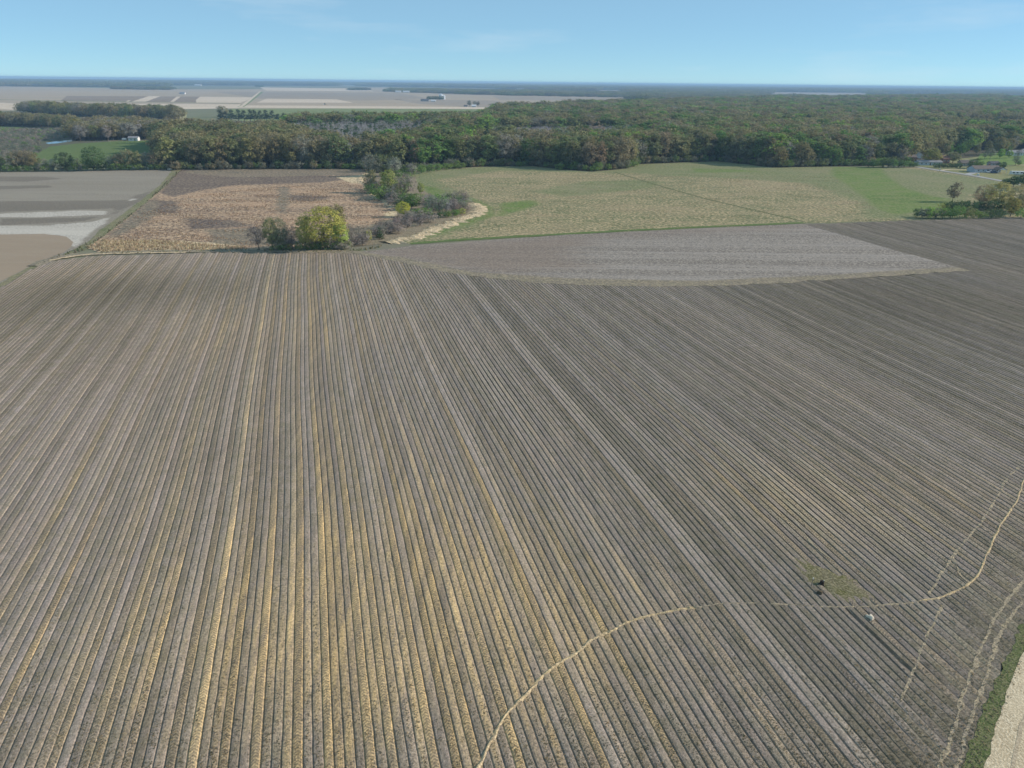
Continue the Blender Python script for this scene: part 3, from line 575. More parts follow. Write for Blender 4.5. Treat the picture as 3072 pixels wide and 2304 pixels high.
def crown_points(seed, h, w, cb, nclump, per, lump=.3, cr=1.3, shell=.55, shape='round'):
    """leaf centres and normals for a crown from height cb to h with half width w"""
    rs = np.random.RandomState(seed); C = []; NR = []; hc = (h + cb) / 2; hr = (h - cb) / 2
    limbs = rs.uniform(0, 2 * math.pi, 7); lr = rs.uniform(1 - lump, 1 + lump, 7); cl = []
    while len(cl) < nclump:
        d = rs.normal(size=3); d /= np.linalg.norm(d); rr = rs.uniform(shell, 1) ** .6
        az = math.atan2(d[1], d[0]); k_ = np.argmin(np.abs(np.angle(np.exp(1j * (limbs - az))))); f = lr[k_] * (1 + .18 * math.sin(3 * az + seed) * d[2])
        if shape == 'cone':
            z = cb + (h - cb) * rs.uniform(0, 1) ** 1.25; q = (1 - (z - cb) / (h - cb)) ** .85 * w * rs.uniform(.55, 1.05) * f; p = np.array([math.cos(az) * q, math.sin(az) * q, z])
        else:
            p = np.array([d[0] * w * rr * f, d[1] * w * rr * f, hc + d[2] * hr * rr * (1 if d[2] > 0 else .85)])
        cl.append(p)
    for p in cl:
        q = rs.normal(size=(per, 3)) * cr * np.array([.55, .55, .38]); C.append(p + q); out = p - np.array([0, 0, hc - hr * .3]); out = out / (np.linalg.norm(out) + 1e-6)
        NR.append(out * 1.15 + rs.normal(size=(per, 3)) * .62 + np.array([0, 0, .25]))
    C = np.concatenate(C); NR = np.concatenate(NR); NR /= np.linalg.norm(NR, axis=1)[:, None]
    C[:, 2] = np.maximum(C[:, 2], .25); return C, NR, np.array(cl)
def skeleton(seed, h, w, cb, cl, r0, m, nlimb=9, twigs=0, lean=0.0):
    bm = bmesh.new(); rs = random.Random(seed); tip = Vector((lean * h * .4, 0, h * .82)); pts = [Vector((0, 0, -.3))]
    for k_ in range(1, 6): t = k_ / 5; pts.append(Vector((tip.x * t + rs.uniform(-.25, .25), rs.uniform(-.25, .25), tip.z * t)))
    for k_ in range(5): tube(bm, pts[k_], pts[k_ + 1], r0 * (1 - k_ / 5.6) * (1.25 if k_ == 0 else 1), r0 * (1 - (k_ + 1) / 5.6), 7)
    idx = list(range(len(cl))); rs.shuffle(idx); ends = []
    for q in idx[:nlimb]:
        e = Vector(cl[q]); t = min(.9, max(.25, (e.z / h) * .62)); a = pts[0].lerp(tip, t); mid = a.lerp(e, .5) + Vector((rs.uniform(-.5, .5), rs.uniform(-.5, .5), -.3))
        rr = r0 * .38 * (1 - t * .6); tube(bm, a, mid, rr, rr * .65, 5); tube(bm, mid, e, rr * .65, rr * .2, 4); ends += [mid, e]
    for q in range(twigs):
        a = rs.choice(ends) if ends else tip; c = Vector(cl[rs.randrange(len(cl))]); c = a.lerp(c, rs.uniform(.3, .7)); tube(bm, a, c, .055, .02, 3)
    return bm
PROTO = {}                                             # kind -> list of (trunk mesh, crown mesh, height, half width)
def make_pattern(kind, seed, h, w, cb, nclump, per, size, lump=.3, cr=1.3, shell=.5, shape='round', r0=.28, leafy=True, elong=None, nlimb=9, twigs=0, dead=False, lean=0.0):
    C, NR, cl = crown_points(seed, h, w, cb, nclump, per, lump, cr, shell, shape)
    rs = np.random.RandomState(seed + 5); S = size * rs.uniform(.6, 1.35, len(C))
    V, lv = quads_mesh(kind, C, S, NR, None, elong)
    crown = finish_leaf('crown', V, lv, M_LEAF if leafy else M_TWIG)
    bm = skeleton(seed, h, w, cb, cl, r0, None, nlimb, twigs, lean); bmesh.ops.recalc_face_normals(bm, faces=list(bm.faces))
    trunk = bpy.data.meshes.new('trunk'); bm.to_mesh(trunk); bm.free(); trunk.materials.append(M_DEAD if dead else M_BARK)
    PROTO.setdefault(kind, []).append((trunk, crown, h, w))
for s in range(4):
    make_pattern('bud', 10 + s, 17, 5.6 + .5 * (s % 2), 2.4, 105, 17, .72, lump=.3, cr=1.35, r0=.28, nlimb=12, twigs=30)
    make_pattern('leaf', 20 + s, 17, 5.6 + .5 * (s % 2), 2.0, 120, 18, .76, lump=.32, cr=1.25, shell=.6, r0=.28)
    make_pattern('tall', 30 + s, 19, 4.2 + .4 * (s % 2), 2.2, 95, 17, .72, lump=.35, cr=1.3, r0=.26, nlimb=10, twigs=20)
for s in range(3):
    make_pattern('bare', 40 + s, 16, 5.0, 2.6, 100, 15, .14, lump=.35, cr=1.5, elong=11, leafy=False, r0=.26, nlimb=16, twigs=60)
    make_pattern('pine', 50 + s, 18, 3.9, 4.5, 70, 18, .6, lump=.35, cr=1.0, shape='cone', r0=.26)
    make_pattern('bush', 60 + s, 4.6, 3.0, .3, 34, 20, .42, lump=.4, cr=.9, shell=.55, r0=.09, nlimb=7)
    make_pattern('brush', 70 + s, 4.4, 2.6, .3, 40, 14, .09, lump=.4, cr=1.0, elong=11, leafy=False, r0=.08, nlimb=9, twigs=14)
    make_pattern('snag', 80 + s, 15, 1.3, 5.0, 16, 9, .1, lump=.4, cr=1.0, elong=12, leafy=False, r0=.3, nlimb=9, twigs=8, dead=True)
for s in range(2): make_pattern('full', 100 + s, 17, 6.2, 2.2, 210, 22, .46, lump=.16, cr=1.05, shell=.66, r0=.3, nlimb=14, twigs=20)
make_pattern('cedar', 90, 9, 2.3, .5, 50, 18, .45, cr=.8, shape='cone', r0=.15)

T_OLIVE = (.215, .20, .095); T_OLIVEG = (.175, .20, .085); T_BROWN = (.225, .195, .115); T_GREEN = (.125, .205, .055); T_FRESH = (.19, .29, .06); T_YEL = (.31, .33, .09)
T_DARK = (.075, .12, .048); T_GREY = (.215, .205, .175); T_PINE = (.04, .07, .034); T_RED = (.24, .185, .12); T_BUSH = (.15, .225, .062); T_GREYG = (.175, .18, .13); T_BRUSH = (.22, .19, .16)
TREES = []                                             # (x, y, radius) kept clear by the wood behind
rt = random.Random(5)
NAMES = {'bud': 'budding_tree', 'leaf': 'leafy_tree', 'tall': 'budding_tree', 'bare': 'bare_tree', 'pine': 'pine_tree', 'bush': 'shrub', 'brush': 'bare_shrub', 'snag': 'dead_tree', 'full': 'leafy_tree', 'cedar': 'cedar_tree'}
LEAFK = 1.24
def jit(c, a=.14): q = rt.uniform(1 - a, 1 + a) * LEAFK; return [max(.004, x * q * rt.uniform(1 - a * .5, 1 + a * .5)) for x in c] + [1.0]
def plant(kind, px, py, label, group=None, top=None, h=None, half=None, tint=T_OLIVE, var=None, cat=None, lean=None):
    """one tree standing at the photo pixel (px, py); top = pixel row of its tip, half = half width in pixels"""
    b = G(px, py); v = PROTO[kind]; tr, cr, ph, pw = v[(rt.randrange(len(v)) if var is None else var) % len(v)]
    hh = topz(b, px, top) if top else h; s = hh / ph; sw = (half * mpp(b) / pw) if half else s * rt.uniform(.88, 1.15)
    t = thing(NAMES[kind], (b.x, b.y, .05), label, cat or ('shrub' if kind in ('bush', 'brush') else 'tree'), group, rt.uniform(0, 6.28), (sw, sw, s))
    if lean: t.rotation_euler = (0, lean, 0)
    obj('trunk', tr, t); c = obj('crown', cr, t); c['tint'] = jit(tint)
    TREES.append((b.x, b.y, max(1.5, sw * pw * .7))); return t

# the grove on the field edge
GV = 'grove at the edge of the row field'
plant('bare', 779, 752, 'dark leafless tree leaning left at the left end of the grove', None, top=674, half=22, tint=(.15, .125, .125), var=0, lean=-.16)
plant('full', 819, 751, 'thin olive tree second from the left end of the grove', None, top=652, half=25, tint=(.30, .285, .14), var=0)
plant('full', 842, 751, 'grey green tree with thin foliage left of centre in the grove', None, top=652, half=26, tint=(.27, .28, .17), var=1)
plant('bare', 878, 749, 'brown leafless tree in the gap of the grove', None, top=676, half=20, tint=T_BRUSH, var=1)
plant('full', 919, 750, 'pale green leafy tree left of the biggest grove tree', None, top=645, half=30, tint=(.36, .39, .13), var=1)
plant('full', 975, 748, 'biggest broad yellow green tree in the grove', None, top=619, half=60, tint=(.40, .42, .11), var=2)
plant('full', 1026, 746, 'narrow yellow green tree at the right foot of the biggest grove tree', None, top=664, half=25, tint=(.36, .40, .12), var=0)
plant('bud', 1018, 727, 'olive brown tree showing above and behind the biggest grove tree', None, top=609, half=27, tint=(.24, .23, .10), var=2)
plant('bare', 1056, 744, 'slim grey leafless tree at the right end of the grove', None, top=668, half=12, tint=T_GREY, var=2)
for i, (x, y, tp, hw, c) in enumerate(((822, 753, 734, 14, T_OLIVEG), (845, 752, 731, 14, T_BUSH), (872, 751, 730, 15, T_OLIVEG), (900, 751, 722, 17, T_OLIVEG), (928, 751, 730, 14, T_BUSH), (952, 750, 726, 15, T_BUSH), (985, 749, 724, 16, T_GREEN), (1008, 748, 722, 15, T_BUSH), (1040, 746, 722, 14, T_OLIVEG))):
    plant('bush', x, y, 'low green undergrowth shrub beneath the grove trees', 'undergrowth beneath the grove', top=tp, half=hw, tint=c)
# brush and hedge along the ditch
for i in range(42):
    x = rt.uniform(1062, 1290); y = 740 - (x - 1062) * .30 + rt.uniform(-30, 2) if x > 1100 else rt.uniform(705, 738)
    plant('brush', x, y, 'grey brown leafless brush in the ditch right of the grove', 'leafless brush in the ditch', h=rt.uniform(3, 5.2), tint=T_BRUSH)
plant('bush', 1108, 724, 'small upright yellow green bush among grey brush right of the grove', None, top=692, half=8, tint=T_YEL)
plant('cedar', 1139, 719, 'dark cedar among the grey brush right of the grove', None, top=685, half=12, tint=T_DARK)
plant('bud', 1114, 578, 'olive grey tree at the upper left end of the ditch hedge', None, top=510, half=19, tint=T_OLIVE)
plant('leaf', 1166, 580, 'light yellow green tree near the top of the ditch hedge', None, top=509, half=27, tint=(.26, .29, .09))
plant('bare', 1216, 594, 'widest grey leafless tree in the ditch hedge', None, top=520, half=36, tint=T_GREY)
plant('bush', 1121, 588, 'round dark green bush at the left foot of the ditch hedge', None, top=550, half=19, tint=T_GREEN)
plant('bud', 1176, 606, 'small grey green tree on the left side of the ditch hedge', None, top=570, half=18, tint=T_GREYG)
plant('leaf', 1263, 584, 'slim yellow green tree on the meadow side of the ditch hedge', None, top=548, half=12, tint=(.31, .34, .12))
plant('leaf', 1236, 630, 'mid green tree in the middle of the ditch hedge', None, top=582, half=22, tint=T_GREEN)
plant('full', 1211, 652, 'bright yellow tree at the lower left of the ditch hedge', None, top=604, half=21, tint=(.38, .38, .07))
plant('bush', 1258, 655, 'bright green bush just right of the bright yellow hedge tree', None, top=624, half=18, tint=T_FRESH)
plant('bush', 1284, 652, 'second green bush right of the bright yellow hedge tree', None, top=622, half=16, tint=T_GREEN)
for x, y, tp, hw in ((1275, 628, 584, 16), (1296, 640, 586, 18), (1318, 645, 590, 18), (1340, 644, 592, 18), (1362, 641, 594, 17), (1380, 634, 598, 15), (1396, 628, 604, 12), (1290, 612, 580, 16), (1330, 622, 586, 16)):
    plant('bare', x, y, 'grey leafless tree in the lower right half of the ditch hedge', 'grey leafless hedge trees', top=tp, half=hw, tint=T_GREY)
for x, y, tp, hw, c in ((1345, 652, 632, 12, T_BUSH), (1368, 648, 628, 13, T_GREEN), (1385, 643, 624, 11, T_YEL), (1322, 654, 634, 13, T_DARK), (1238, 660, 640, 13, T_OLIVEG), (1150, 596, 566, 16, T_DARK), (1198, 622, 596, 15, T_BUSH), (1165, 592, 560, 16, T_BUSH), (1225, 572, 540, 16, T_BUSH), (1200, 566, 530, 18, T_OLIVEG)):
    plant('bush', x, y, 'low green bush filling the foot of the ditch hedge', 'low bushes in the ditch hedge', top=tp, half=hw, tint=c)
for x, y, tp, hw, c, kd in ((1120, 530, 462, 22, T_GREYG, 'bud'), (1150, 528, 462, 24, T_OLIVEG, 'bud'), (1185, 530, 470, 22, T_GREY, 'bare'), (1105, 516, 468, 20, T_GREY, 'bare'), (1235, 528, 490, 16, T_GREY, 'bare')):
    plant(kd, x, y, 'tree where the ditch hedge joins the wood', 'trees joining the hedge to the wood', top=tp, half=hw, tint=c)
for x, y, tp in ((1215, 528, 502), (1240, 524, 498), (1265, 520, 494), (1290, 516, 492), (1315, 512, 490), (1340, 509, 490), (1365, 506, 488), (1195, 535, 508), (1225, 545, 518), (1060, 507, 490), (1040, 507, 490), (1385, 505, 487), (1560, 500, 484), (1680, 510, 490), (1900, 500, 484)):
    plant('bush', x, y, 'dark green bush along the sunny foot of the wood', 'bushes at the foot of the wood', top=tp, half=14, tint=T_BUSH)
for i in range(34):
    x = rt.uniform(1100, 1400); y = 560 + max(0, (x - 1100)) * .33 + rt.uniform(0, 36) if x < 1250 else rt.uniform(600, 640)
    if x < 1160: y = min(y, 600)
    kd = rt.choice(('brush', 'bush', 'brush')); plant(kd, x, y, ('leafless' if kd == 'brush' else 'leafy') + ' thicket bush inside the ditch hedge', 'thicket inside the ditch hedge ' + ('leafless' if kd == 'brush' else 'leafy'), h=rt.uniform(4, 8), tint=T_BRUSH if kd == 'brush' else rt.choice((T_OLIVEG, T_BUSH, T_DARK)))
for i in range(16):
    x = rt.uniform(800, 1050); plant('brush', x, rt.uniform(738, 750), 'leafless understory twigs among the grove trunks', 'leafless understory of the grove', h=rt.uniform(2.6, 4.6), tint=(.30, .265, .21))
# copse on the right edge
plant('bud', 2856, 606, 'thin brown tree standing alone left of the right hand copse', None, top=546, half=18, tint=(.24, .21, .13), var=0)
plant('full', 2945, 618, 'sparse olive brown tree at the left of the right hand copse', None, top=553, half=27, tint=(.30, .26, .155), var=1)
plant('full', 2990, 626, 'broad golden olive tree in the right hand copse', None, top=545, half=36, tint=(.38, .34, .13), var=2)
plant('full', 3046, 640, 'tan brown tree cut by the right edge of the copse', None, top=552, half=30, tint=(.38, .31, .17), var=3)
plant('leaf', 3030, 650, 'low yellow olive tree at the front right of the copse', None, top=592, half=24, tint=(.28, .26, .09), var=1)
plant('bare', 3085, 640, 'leafless brown tree beyond the right edge of the copse', None, top=556, half=26, tint=T_BRUSH)
plant('bush', 2941, 656, 'round bright green bush in front of the right hand copse', None, top=635, half=14, tint=T_FRESH)
plant('bush', 2829, 628, 'small yellow green bush behind the left shrubs of the copse', None, top=609, half=12, tint=T_YEL)
for x, y, tp, hw, c in ((2748, 652, 630, 12, T_DARK), (2768, 655, 627, 15, T_GREYG), (2786, 656, 625, 15, T_FRESH), (2806, 655, 629, 15, T_GREYG), (2826, 655, 626, 15, T_BUSH), (2850, 656, 624, 18, T_GREEN), (2876, 655, 622, 18, T_BUSH), (2900, 655, 624, 16, T_OLIVEG), (2918, 653, 632, 12, T_BUSH), (2972, 656, 632, 16, T_DARK), (2996, 655, 632, 15, T_DARK), (3062, 655, 630, 16, T_BUSH)):
    plant('bush', x, y, 'green shrub in the front row of the right hand copse', 'front shrubs of the right hand copse', top=tp - 5, half=hw + 1, tint=c)
for x in (2846, 2862, 2878, 2894, 2910, 2926, 2942, 2958, 2974, 2992, 3010, 3030, 3050, 3068):
    plant('bush', x, 628 + rt.uniform(0, 10), 'dark shrub in the second row of the right hand copse', 'second row shrubs of the copse', top=602, half=16, tint=T_DARK)
for x, y, tp in ((3020, 556, 536), (3040, 560, 528), (3062, 566, 524), (3085, 572, 522)):
    plant('leaf', x, y, 'dark green tree beyond the road at the right edge', 'dark trees beyond the road', top=tp, half=18, tint=T_DARK)
# thin row of trees behind the left bare field
L0 = 'in the thin row behind the left bare field'
plant('full', 200, 513, 'smaller of two round dark green trees ' + L0, None, top=456, half=25, tint=T_DARK, var=0)
plant('full', 283, 512, 'bigger of two round dark green trees ' + L0, None, top=438, half=33, tint=(.09, .14, .055), var=1)
for x, tp, c, kd in ((-20, 462, T_OLIVEG, 'leaf'), (8, 466, T_OLIVEG, 'bud'), (52, 454, T_BROWN, 'bud'), (80, 450, T_BROWN, 'bud'), (104, 452, T_OLIVE, 'bud'), (140, 474, T_GREY, 'bare'), (162, 476, T_GREY, 'bare'), (236, 474, T_BROWN, 'bare'), (330, 468, T_GREY, 'bare'), (356, 458, T_BROWN, 'bud'), (388, 447, T_BROWN, 'bud'), (414, 450, T_OLIVE, 'bud'), (440, 456, T_GREY, 'bare'), (464, 452, T_BROWN, 'bud'), (486, 446, T_OLIVE, 'bud')):
    plant(kd, x, 514 - x * .012, ('leafless grey tree ' if kd == 'bare' else 'brownish budding tree ') + L0, 'leafless trees of the thin row' if kd == 'bare' else 'budding trees of the thin row', top=tp, tint=c)
for i in range(26):
    x = -20 + i * 20.5 + rt.uniform(-5, 5)
    plant('bush', x, 515 - x * .012, 'dark hedge bush at the foot of the thin row behind the left bare field', 'hedge bushes of the thin row', h=rt.uniform(4, 6.5), tint=rt.choice((T_DARK, T_BUSH, T_GREYG)))
# front of the wood
def edge(pts, step, label, group, mixk, jitter=5, hh=(18, 24)):
    P = [G(*q) for q in pts]; acc = 0.0
    for a, b in zip(P[:-1], P[1:]):
        L = (b - a).length; n = max(1, round(L / step))
        for j in range(n):
            p = a.lerp(b, (j + rt.uniform(.1, .9)) / n) + Vector((rt.uniform(-1, 1), rt.uniform(0, jitter), 0))
            if any((p.x - x) ** 2 + (p.y - y) ** 2 < (r_ * .8 + 1.5) ** 2 for x, y, r_ in TREES): continue
            d = p - Vector((0, 0, CAMH)); x = W0 / 2 + F0 * d.dot(_r) / d.dot(_f); y = H0 / 2 - F0 * d.dot(_u) / d.dot(_f)
            kd, c, w = rt.choices(mixk, [m_[2] for m_ in mixk])[0]
            word = {'bud': 'budding olive tree', 'tall': 'tall budding tree', 'leaf': 'leafy green tree', 'bare': 'leafless grey tree', 'pine': 'dark pine'}[kd]
            plant(kd, x, y, f'{word} {label}', f'{word}s {group}', h=rt.uniform(*hh), tint=c)
MIXL = [('bud', T_OLIVE, 4), ('tall', T_OLIVE, 3), ('bud', T_BROWN, 2), ('leaf', T_OLIVEG, 1.2), ('bare', T_GREY, 1), ('leaf', (.26, .27, .10), .6)]
MIXM = [('bud', T_OLIVE, 3), ('tall', T_OLIVEG, 3), ('bud', T_BROWN, 2), ('leaf', T_GREEN, 1), ('leaf', T_OLIVEG, 1.5), ('bare', T_GREY, 1.2), ('tall', T_RED, .5)]
edge([(500, 507), (700, 505), (900, 504), (1060, 504)], 6.5, 'at the front of the dark wood behind the tan field', 'fronting the dark wood', MIXL, 6)
edge([(510, 499), (700, 497), (900, 497), (1050, 498)], 8, 'in the second rank of the dark wood behind the tan field', 'behind the front of the dark wood', MIXL, 8)
edge([(1190, 506), (1330, 500), (1450, 496), (1600, 494)], 7, 'at the wood edge straight above the ditch hedge', 'above the ditch hedge', MIXM, 6)
edge([(1600, 496), (1680, 506), (1780, 512), (1880, 503), (1905, 494)], 6, 'on the wooded bulge that juts into the meadow', 'on the wooded bulge', MIXM, 6, (17, 23))
edge([(1915, 490), (2030, 486), (2150, 482), (2250, 492), (2320, 500)], 7, 'at the long dark wood edge above the meadow', 'above the meadow', MIXM, 6)
edge([(2330, 502), (2460, 498), (2600, 494), (2700, 492)], 7, 'at the wood edge between meadow and houses', 'between meadow and houses', MIXM + [('bare', T_GREY, 2)], 6, (12, 19))
# hedge in front of the houses
for i, x in enumerate(range(2606, 2746, 15)):
    plant('bush', x, 503 - abs(i - 3) * .3, 'green shrub in the bright clump left of the road end', 'shrub clump by the road end', top=472 + abs(i - 2.5) * 2.0, half=15, tint=rt.choice((T_BUSH, T_GREEN, T_DARK)))
for x in range(2806, 2880, 12):
    plant('bush', x, 503.5 + (x - 2806) * .015, 'dark clipped hedge shrub in front of the long house', 'dark hedge in front of the houses', top=489, half=9, tint=T_DARK)
# trees among the houses
plant('leaf', 2790, 493, 'golden green tree with dark trunk in front of the long low house', None, top=445, half=27, tint=(.28, .27, .08))
plant('bud', 2858, 489, 'olive tree right of the golden green tree among the houses', None, top=455, half=22, tint=T_OLIVEG)
plant('leaf', 2927, 506, 'green tree just left of the brown roofed house', None, top=475, half=20, tint=T_GREEN)
plant('tall', 3008, 509, 'small dark green tree right of the brown roofed house', None, top=484, half=8, tint=T_DARK)
plant('tall', 2994, 507, 'small dark green tree behind the carport', None, top=486, half=7, tint=T_DARK)
plant('bare', 3045, 498, 'leafless tree on the bright lawn at the right edge', None, top=462, half=12, tint=T_GREYG)
plant('leaf', 3056, 497, 'small green tree on the bright lawn at the right edge', None, top=482, half=7, tint=T_GREEN)
plant('leaf', 2984, 413, 'bigger round tree in the far green clearing on the right', None, top=363, half=24, tint=T_OLIVEG)
plant('bud', 3012, 412, 'smaller tree in the far green clearing on the right', None, top=374, half=17, tint=T_GREYG)
edge([(2700, 486), (2790, 474), (2900, 470), (3000, 466), (3072, 460)], 12, 'among the houses on the right', 'among the houses', MIXM, 14, (11, 17))
edge([(2930, 480), (2990, 478), (3072, 472)], 16, 'on the lawns behind the brown roofed house', 'on the lawns', [('bare', T_GREYG, 2), ('leaf', T_FRESH, 1)], 6, (7, 10))
# treelines across the left
edge([(52, 342), (120, 344), (230, 351), (330, 358), (520, 362)], 11, 'in the long treeline below the far left fields', 'in the far left treeline', MIXL, 6, (17, 24))
edge([(-60, 380), (0, 379), (100, 382), (200, 388)], 11, 'in the treeline above the marsh at the left edge', 'above the marsh', MIXL, 8, (13, 18))
edge([(215, 425), (300, 424), (350, 423)], 11, 'beside the pond at the left', 'beside the pond', [('bare', T_GREY, 2), ('bud', T_OLIVEG, 2)], 12, (13, 18))
plant('pine', 492, 418, 'dark pine standing right of the white shed', None, top=362, half=17, tint=T_PINE)
plant('leaf', 466, 430, 'dark round tree just right of the white shed', None, top=372, half=20, tint=T_DARK)
plant('leaf', 235, 409, 'olive green tree above the pond at the left', None, top=352, half=28, tint=(.2, .2, .07))
for x in (664, 680, 697, 716, 733, 752, 765, 782, 800, 818, 836, 852):
    plant('pine', x, 365 + rt.uniform(-1, 1.5), 'dark pine in the row behind the big left wood', 'pines behind the left wood', top=328 + rt.uniform(0, 10) + max(0, (x - 790) * .12), half=15, tint=T_PINE)
plant('leaf', 1102, 366, 'single light green tree on the far edge of the green crop', None, top=338, half=13, tint=(.22, .27, .12))
plant('bud', 668, 352, 'round olive tree at the left end of the pine row', None, top=317, half=16, tint=T_OLIVE)
# far farm trees
for x, y, tp, hw in ((1408, 319, 301, 7), (1424, 319, 303, 6), (1434, 319, 304, 6)):
    plant('bud', x, y, 'far bare tree by the small white roofed farmhouse in the beige fields', 'trees of the small far farm', top=tp, half=hw, tint=T_GREYG)
for x in (1285, 1292, 1299, 1306, 1313, 1320, 1327):
    plant('leaf', x, 301, 'far dark tree round the farmstead with silos', 'trees of the far farmstead', top=288, half=5, tint=T_DARK)
plant('leaf', 1491, 317, 'far round dark tree beside a tiny house at the field end', None, top=306, half=5, tint=T_DARK)
for x in (770, 779, 787): plant('leaf', x, 262.5, 'tiny tree on the horizon fields', 'tiny trees on the horizon fields', top=255, half=4, tint=T_DARK)
print('individual trees', len(TREES))

# ------------------------------------------------------------------ the wood as one mass
PATI = []
def pattern_object(parts):
    """trunk and crown joined into one pattern mesh for the mass of trees"""
    bm = bmesh.new()
    for me_, mi in parts:
        n0 = len(bm.faces); bm.from_mesh(me_); bm.faces.ensure_lookup_table()
        for f in bm.faces[n0:]: f.material_index = mi
    me = bpy.data.meshes.new('tree_pattern'); bm.to_mesh(me); bm.free()
    me.materials.append(parts[0][0].materials[0]); me.materials.append(parts[1][0].materials[0])
    o = bpy.data.objects.new('tree_pattern_%02d' % len(PATI), me); PAT.objects.link(o); PATI.append(o); return len(PATI) - 1
KIDX = {kd: [(pattern_object(((tr, 0), (cr, 1))), h) for tr, cr, h, w in v] for kd, v in PROTO.items()}
# coarse clump of crowns for the far distance
V = []; LV = []
for q in range(14):
    C, NR, cl = crown_points(200 + q, 17 + q % 4, 6.5, 1.0, 26, 7, .3, 1.8, .6); C += np.array([(q % 4 - 1.5) * 11 + R.uniform(-3, 3), (q // 4 - 1.5) * 11 + R.uniform(-3, 3), 0])
    v, lv = quads_mesh('x', C, 2.1 * np.random.RandomState(q).uniform(.6, 1.3, len(C)), NR, None); V.append(v); LV.append(np.clip(lv * .6 + .4 * R.random(), 0, 1))
cm = finish_leaf('crown', np.concatenate(V), np.concatenate(LV), M_LEAF); co = bpy.data.objects.new('tree_pattern_%02d' % len(PATI), cm); PAT.objects.link(co); PATI.append(co); KIDX['clump'] = [(len(PATI) - 1, 18)]
# dry grass tuft
rs = np.random.RandomState(4); nb = 16; V = np.zeros((nb * 4, 3)); 
for b in range(nb):
    a = rs.uniform(0, 6.28); r_ = rs.uniform(0, .28); o = np.array([math.cos(a) * r_, math.sin(a) * r_, 0]); l_ = np.array([rs.uniform(-.25, .25), rs.uniform(-.25, .25), rs.uniform(.5, 1.0)]); w_ = np.array([math.cos(a + 1.5), math.sin(a + 1.5), 0]) * .07
    V[b * 4:b * 4 + 4] = [o - w_, o + w_, o + l_ + w_ * .4, o + l_ - w_ * .4]
gm = finish_leaf('tuft', V, np.repeat(rs.uniform(0, 1, nb), 4), M_LEAF); go = bpy.data.objects.new('tree_pattern_%02d' % len(PATI), gm); PAT.objects.link(go); PATI.append(go); KIDX['tuft'] = [(len(PATI) - 1, 1.0)]

NG = bpy.data.node_groups.new('scatter', 'GeometryNodeTree')
NG.interface.new_socket('Geometry', in_out='INPUT', socket_type='NodeSocketGeometry'); NG.interface.new_socket('Geometry', in_out='OUTPUT', socket_type='NodeSocketGeometry')
gi = NG.nodes.new('NodeGroupInput'); go_ = NG.nodes.new('NodeGroupOutput'); ip = NG.nodes.new('GeometryNodeInstanceOnPoints'); ci = NG.nodes.new('GeometryNodeCollectionInfo')
ci.inputs['Collection'].default_value = PAT; ci.inputs['Separate Children'].default_value = True; ci.inputs['Reset Children'].default_value = True
def named(nm, ty):
    x = NG.nodes.new('GeometryNodeInputNamedAttribute'); x.data_type = ty; x.inputs[0].default_value = nm; return x.outputs[0]
ip.inputs['Pick Instance'].default_value = True
NG.links.new(gi.outputs[0], ip.inputs['Points']); NG.links.new(ci.outputs[0], ip.inputs['Instance']); NG.links.new(named('pid', 'INT'), ip.inputs['Instance Index'])
NG.links.new(named('rot', 'FLOAT_VECTOR'), ip.inputs['Rotation']); NG.links.new(named('scl', 'FLOAT_VECTOR'), ip.inputs['Scale']); NG.links.new(ip.outputs[0], go_.inputs[0])
def scatter(name, rec, label, cat='trees'):
    """rec rows: x, y, z, pid, sxy, sz, r, g, b"""
    a = np.array(rec, np.float32); n = len(a); me = bpy.data.meshes.new(name); me.vertices.add(n); me.vertices.foreach_set('co', np.ascontiguousarray(a[:, :3]).ravel())
    t = me.attributes.new('pid', 'INT', 'POINT'); t.data.foreach_set('value', a[:, 3].astype(np.int32))
    s = me.attributes.new('scl', 'FLOAT_VECTOR', 'POINT'); s.data.foreach_set('vector', np.ascontiguousarray(np.stack([a[:, 4], a[:, 4], a[:, 5]], 1)).ravel())
    rr = np.zeros((n, 3), np.float32); rr[:, 2] = np.random.RandomState(n).uniform(0, 6.28, n); r_ = me.attributes.new('rot', 'FLOAT_VECTOR', 'POINT'); r_.data.foreach_set('vector', rr.ravel())
    c = me.attributes.new('tint', 'FLOAT_COLOR', 'POINT'); c.data.foreach_set('color', np.ascontiguousarray(np.concatenate([a[:, 6:9], np.ones((n, 1), np.float32)], 1)).ravel())
    o = obj(name, me); md = o.modifiers.new('scatter', 'NODES'); md.node_group = NG; tag(o, label, cat, kind='stuff'); print(name, n); return o
TA = np.array([(x, y) for x, y, r_ in TREES]); TR = np.array([r_ for x, y, r_ in TREES])
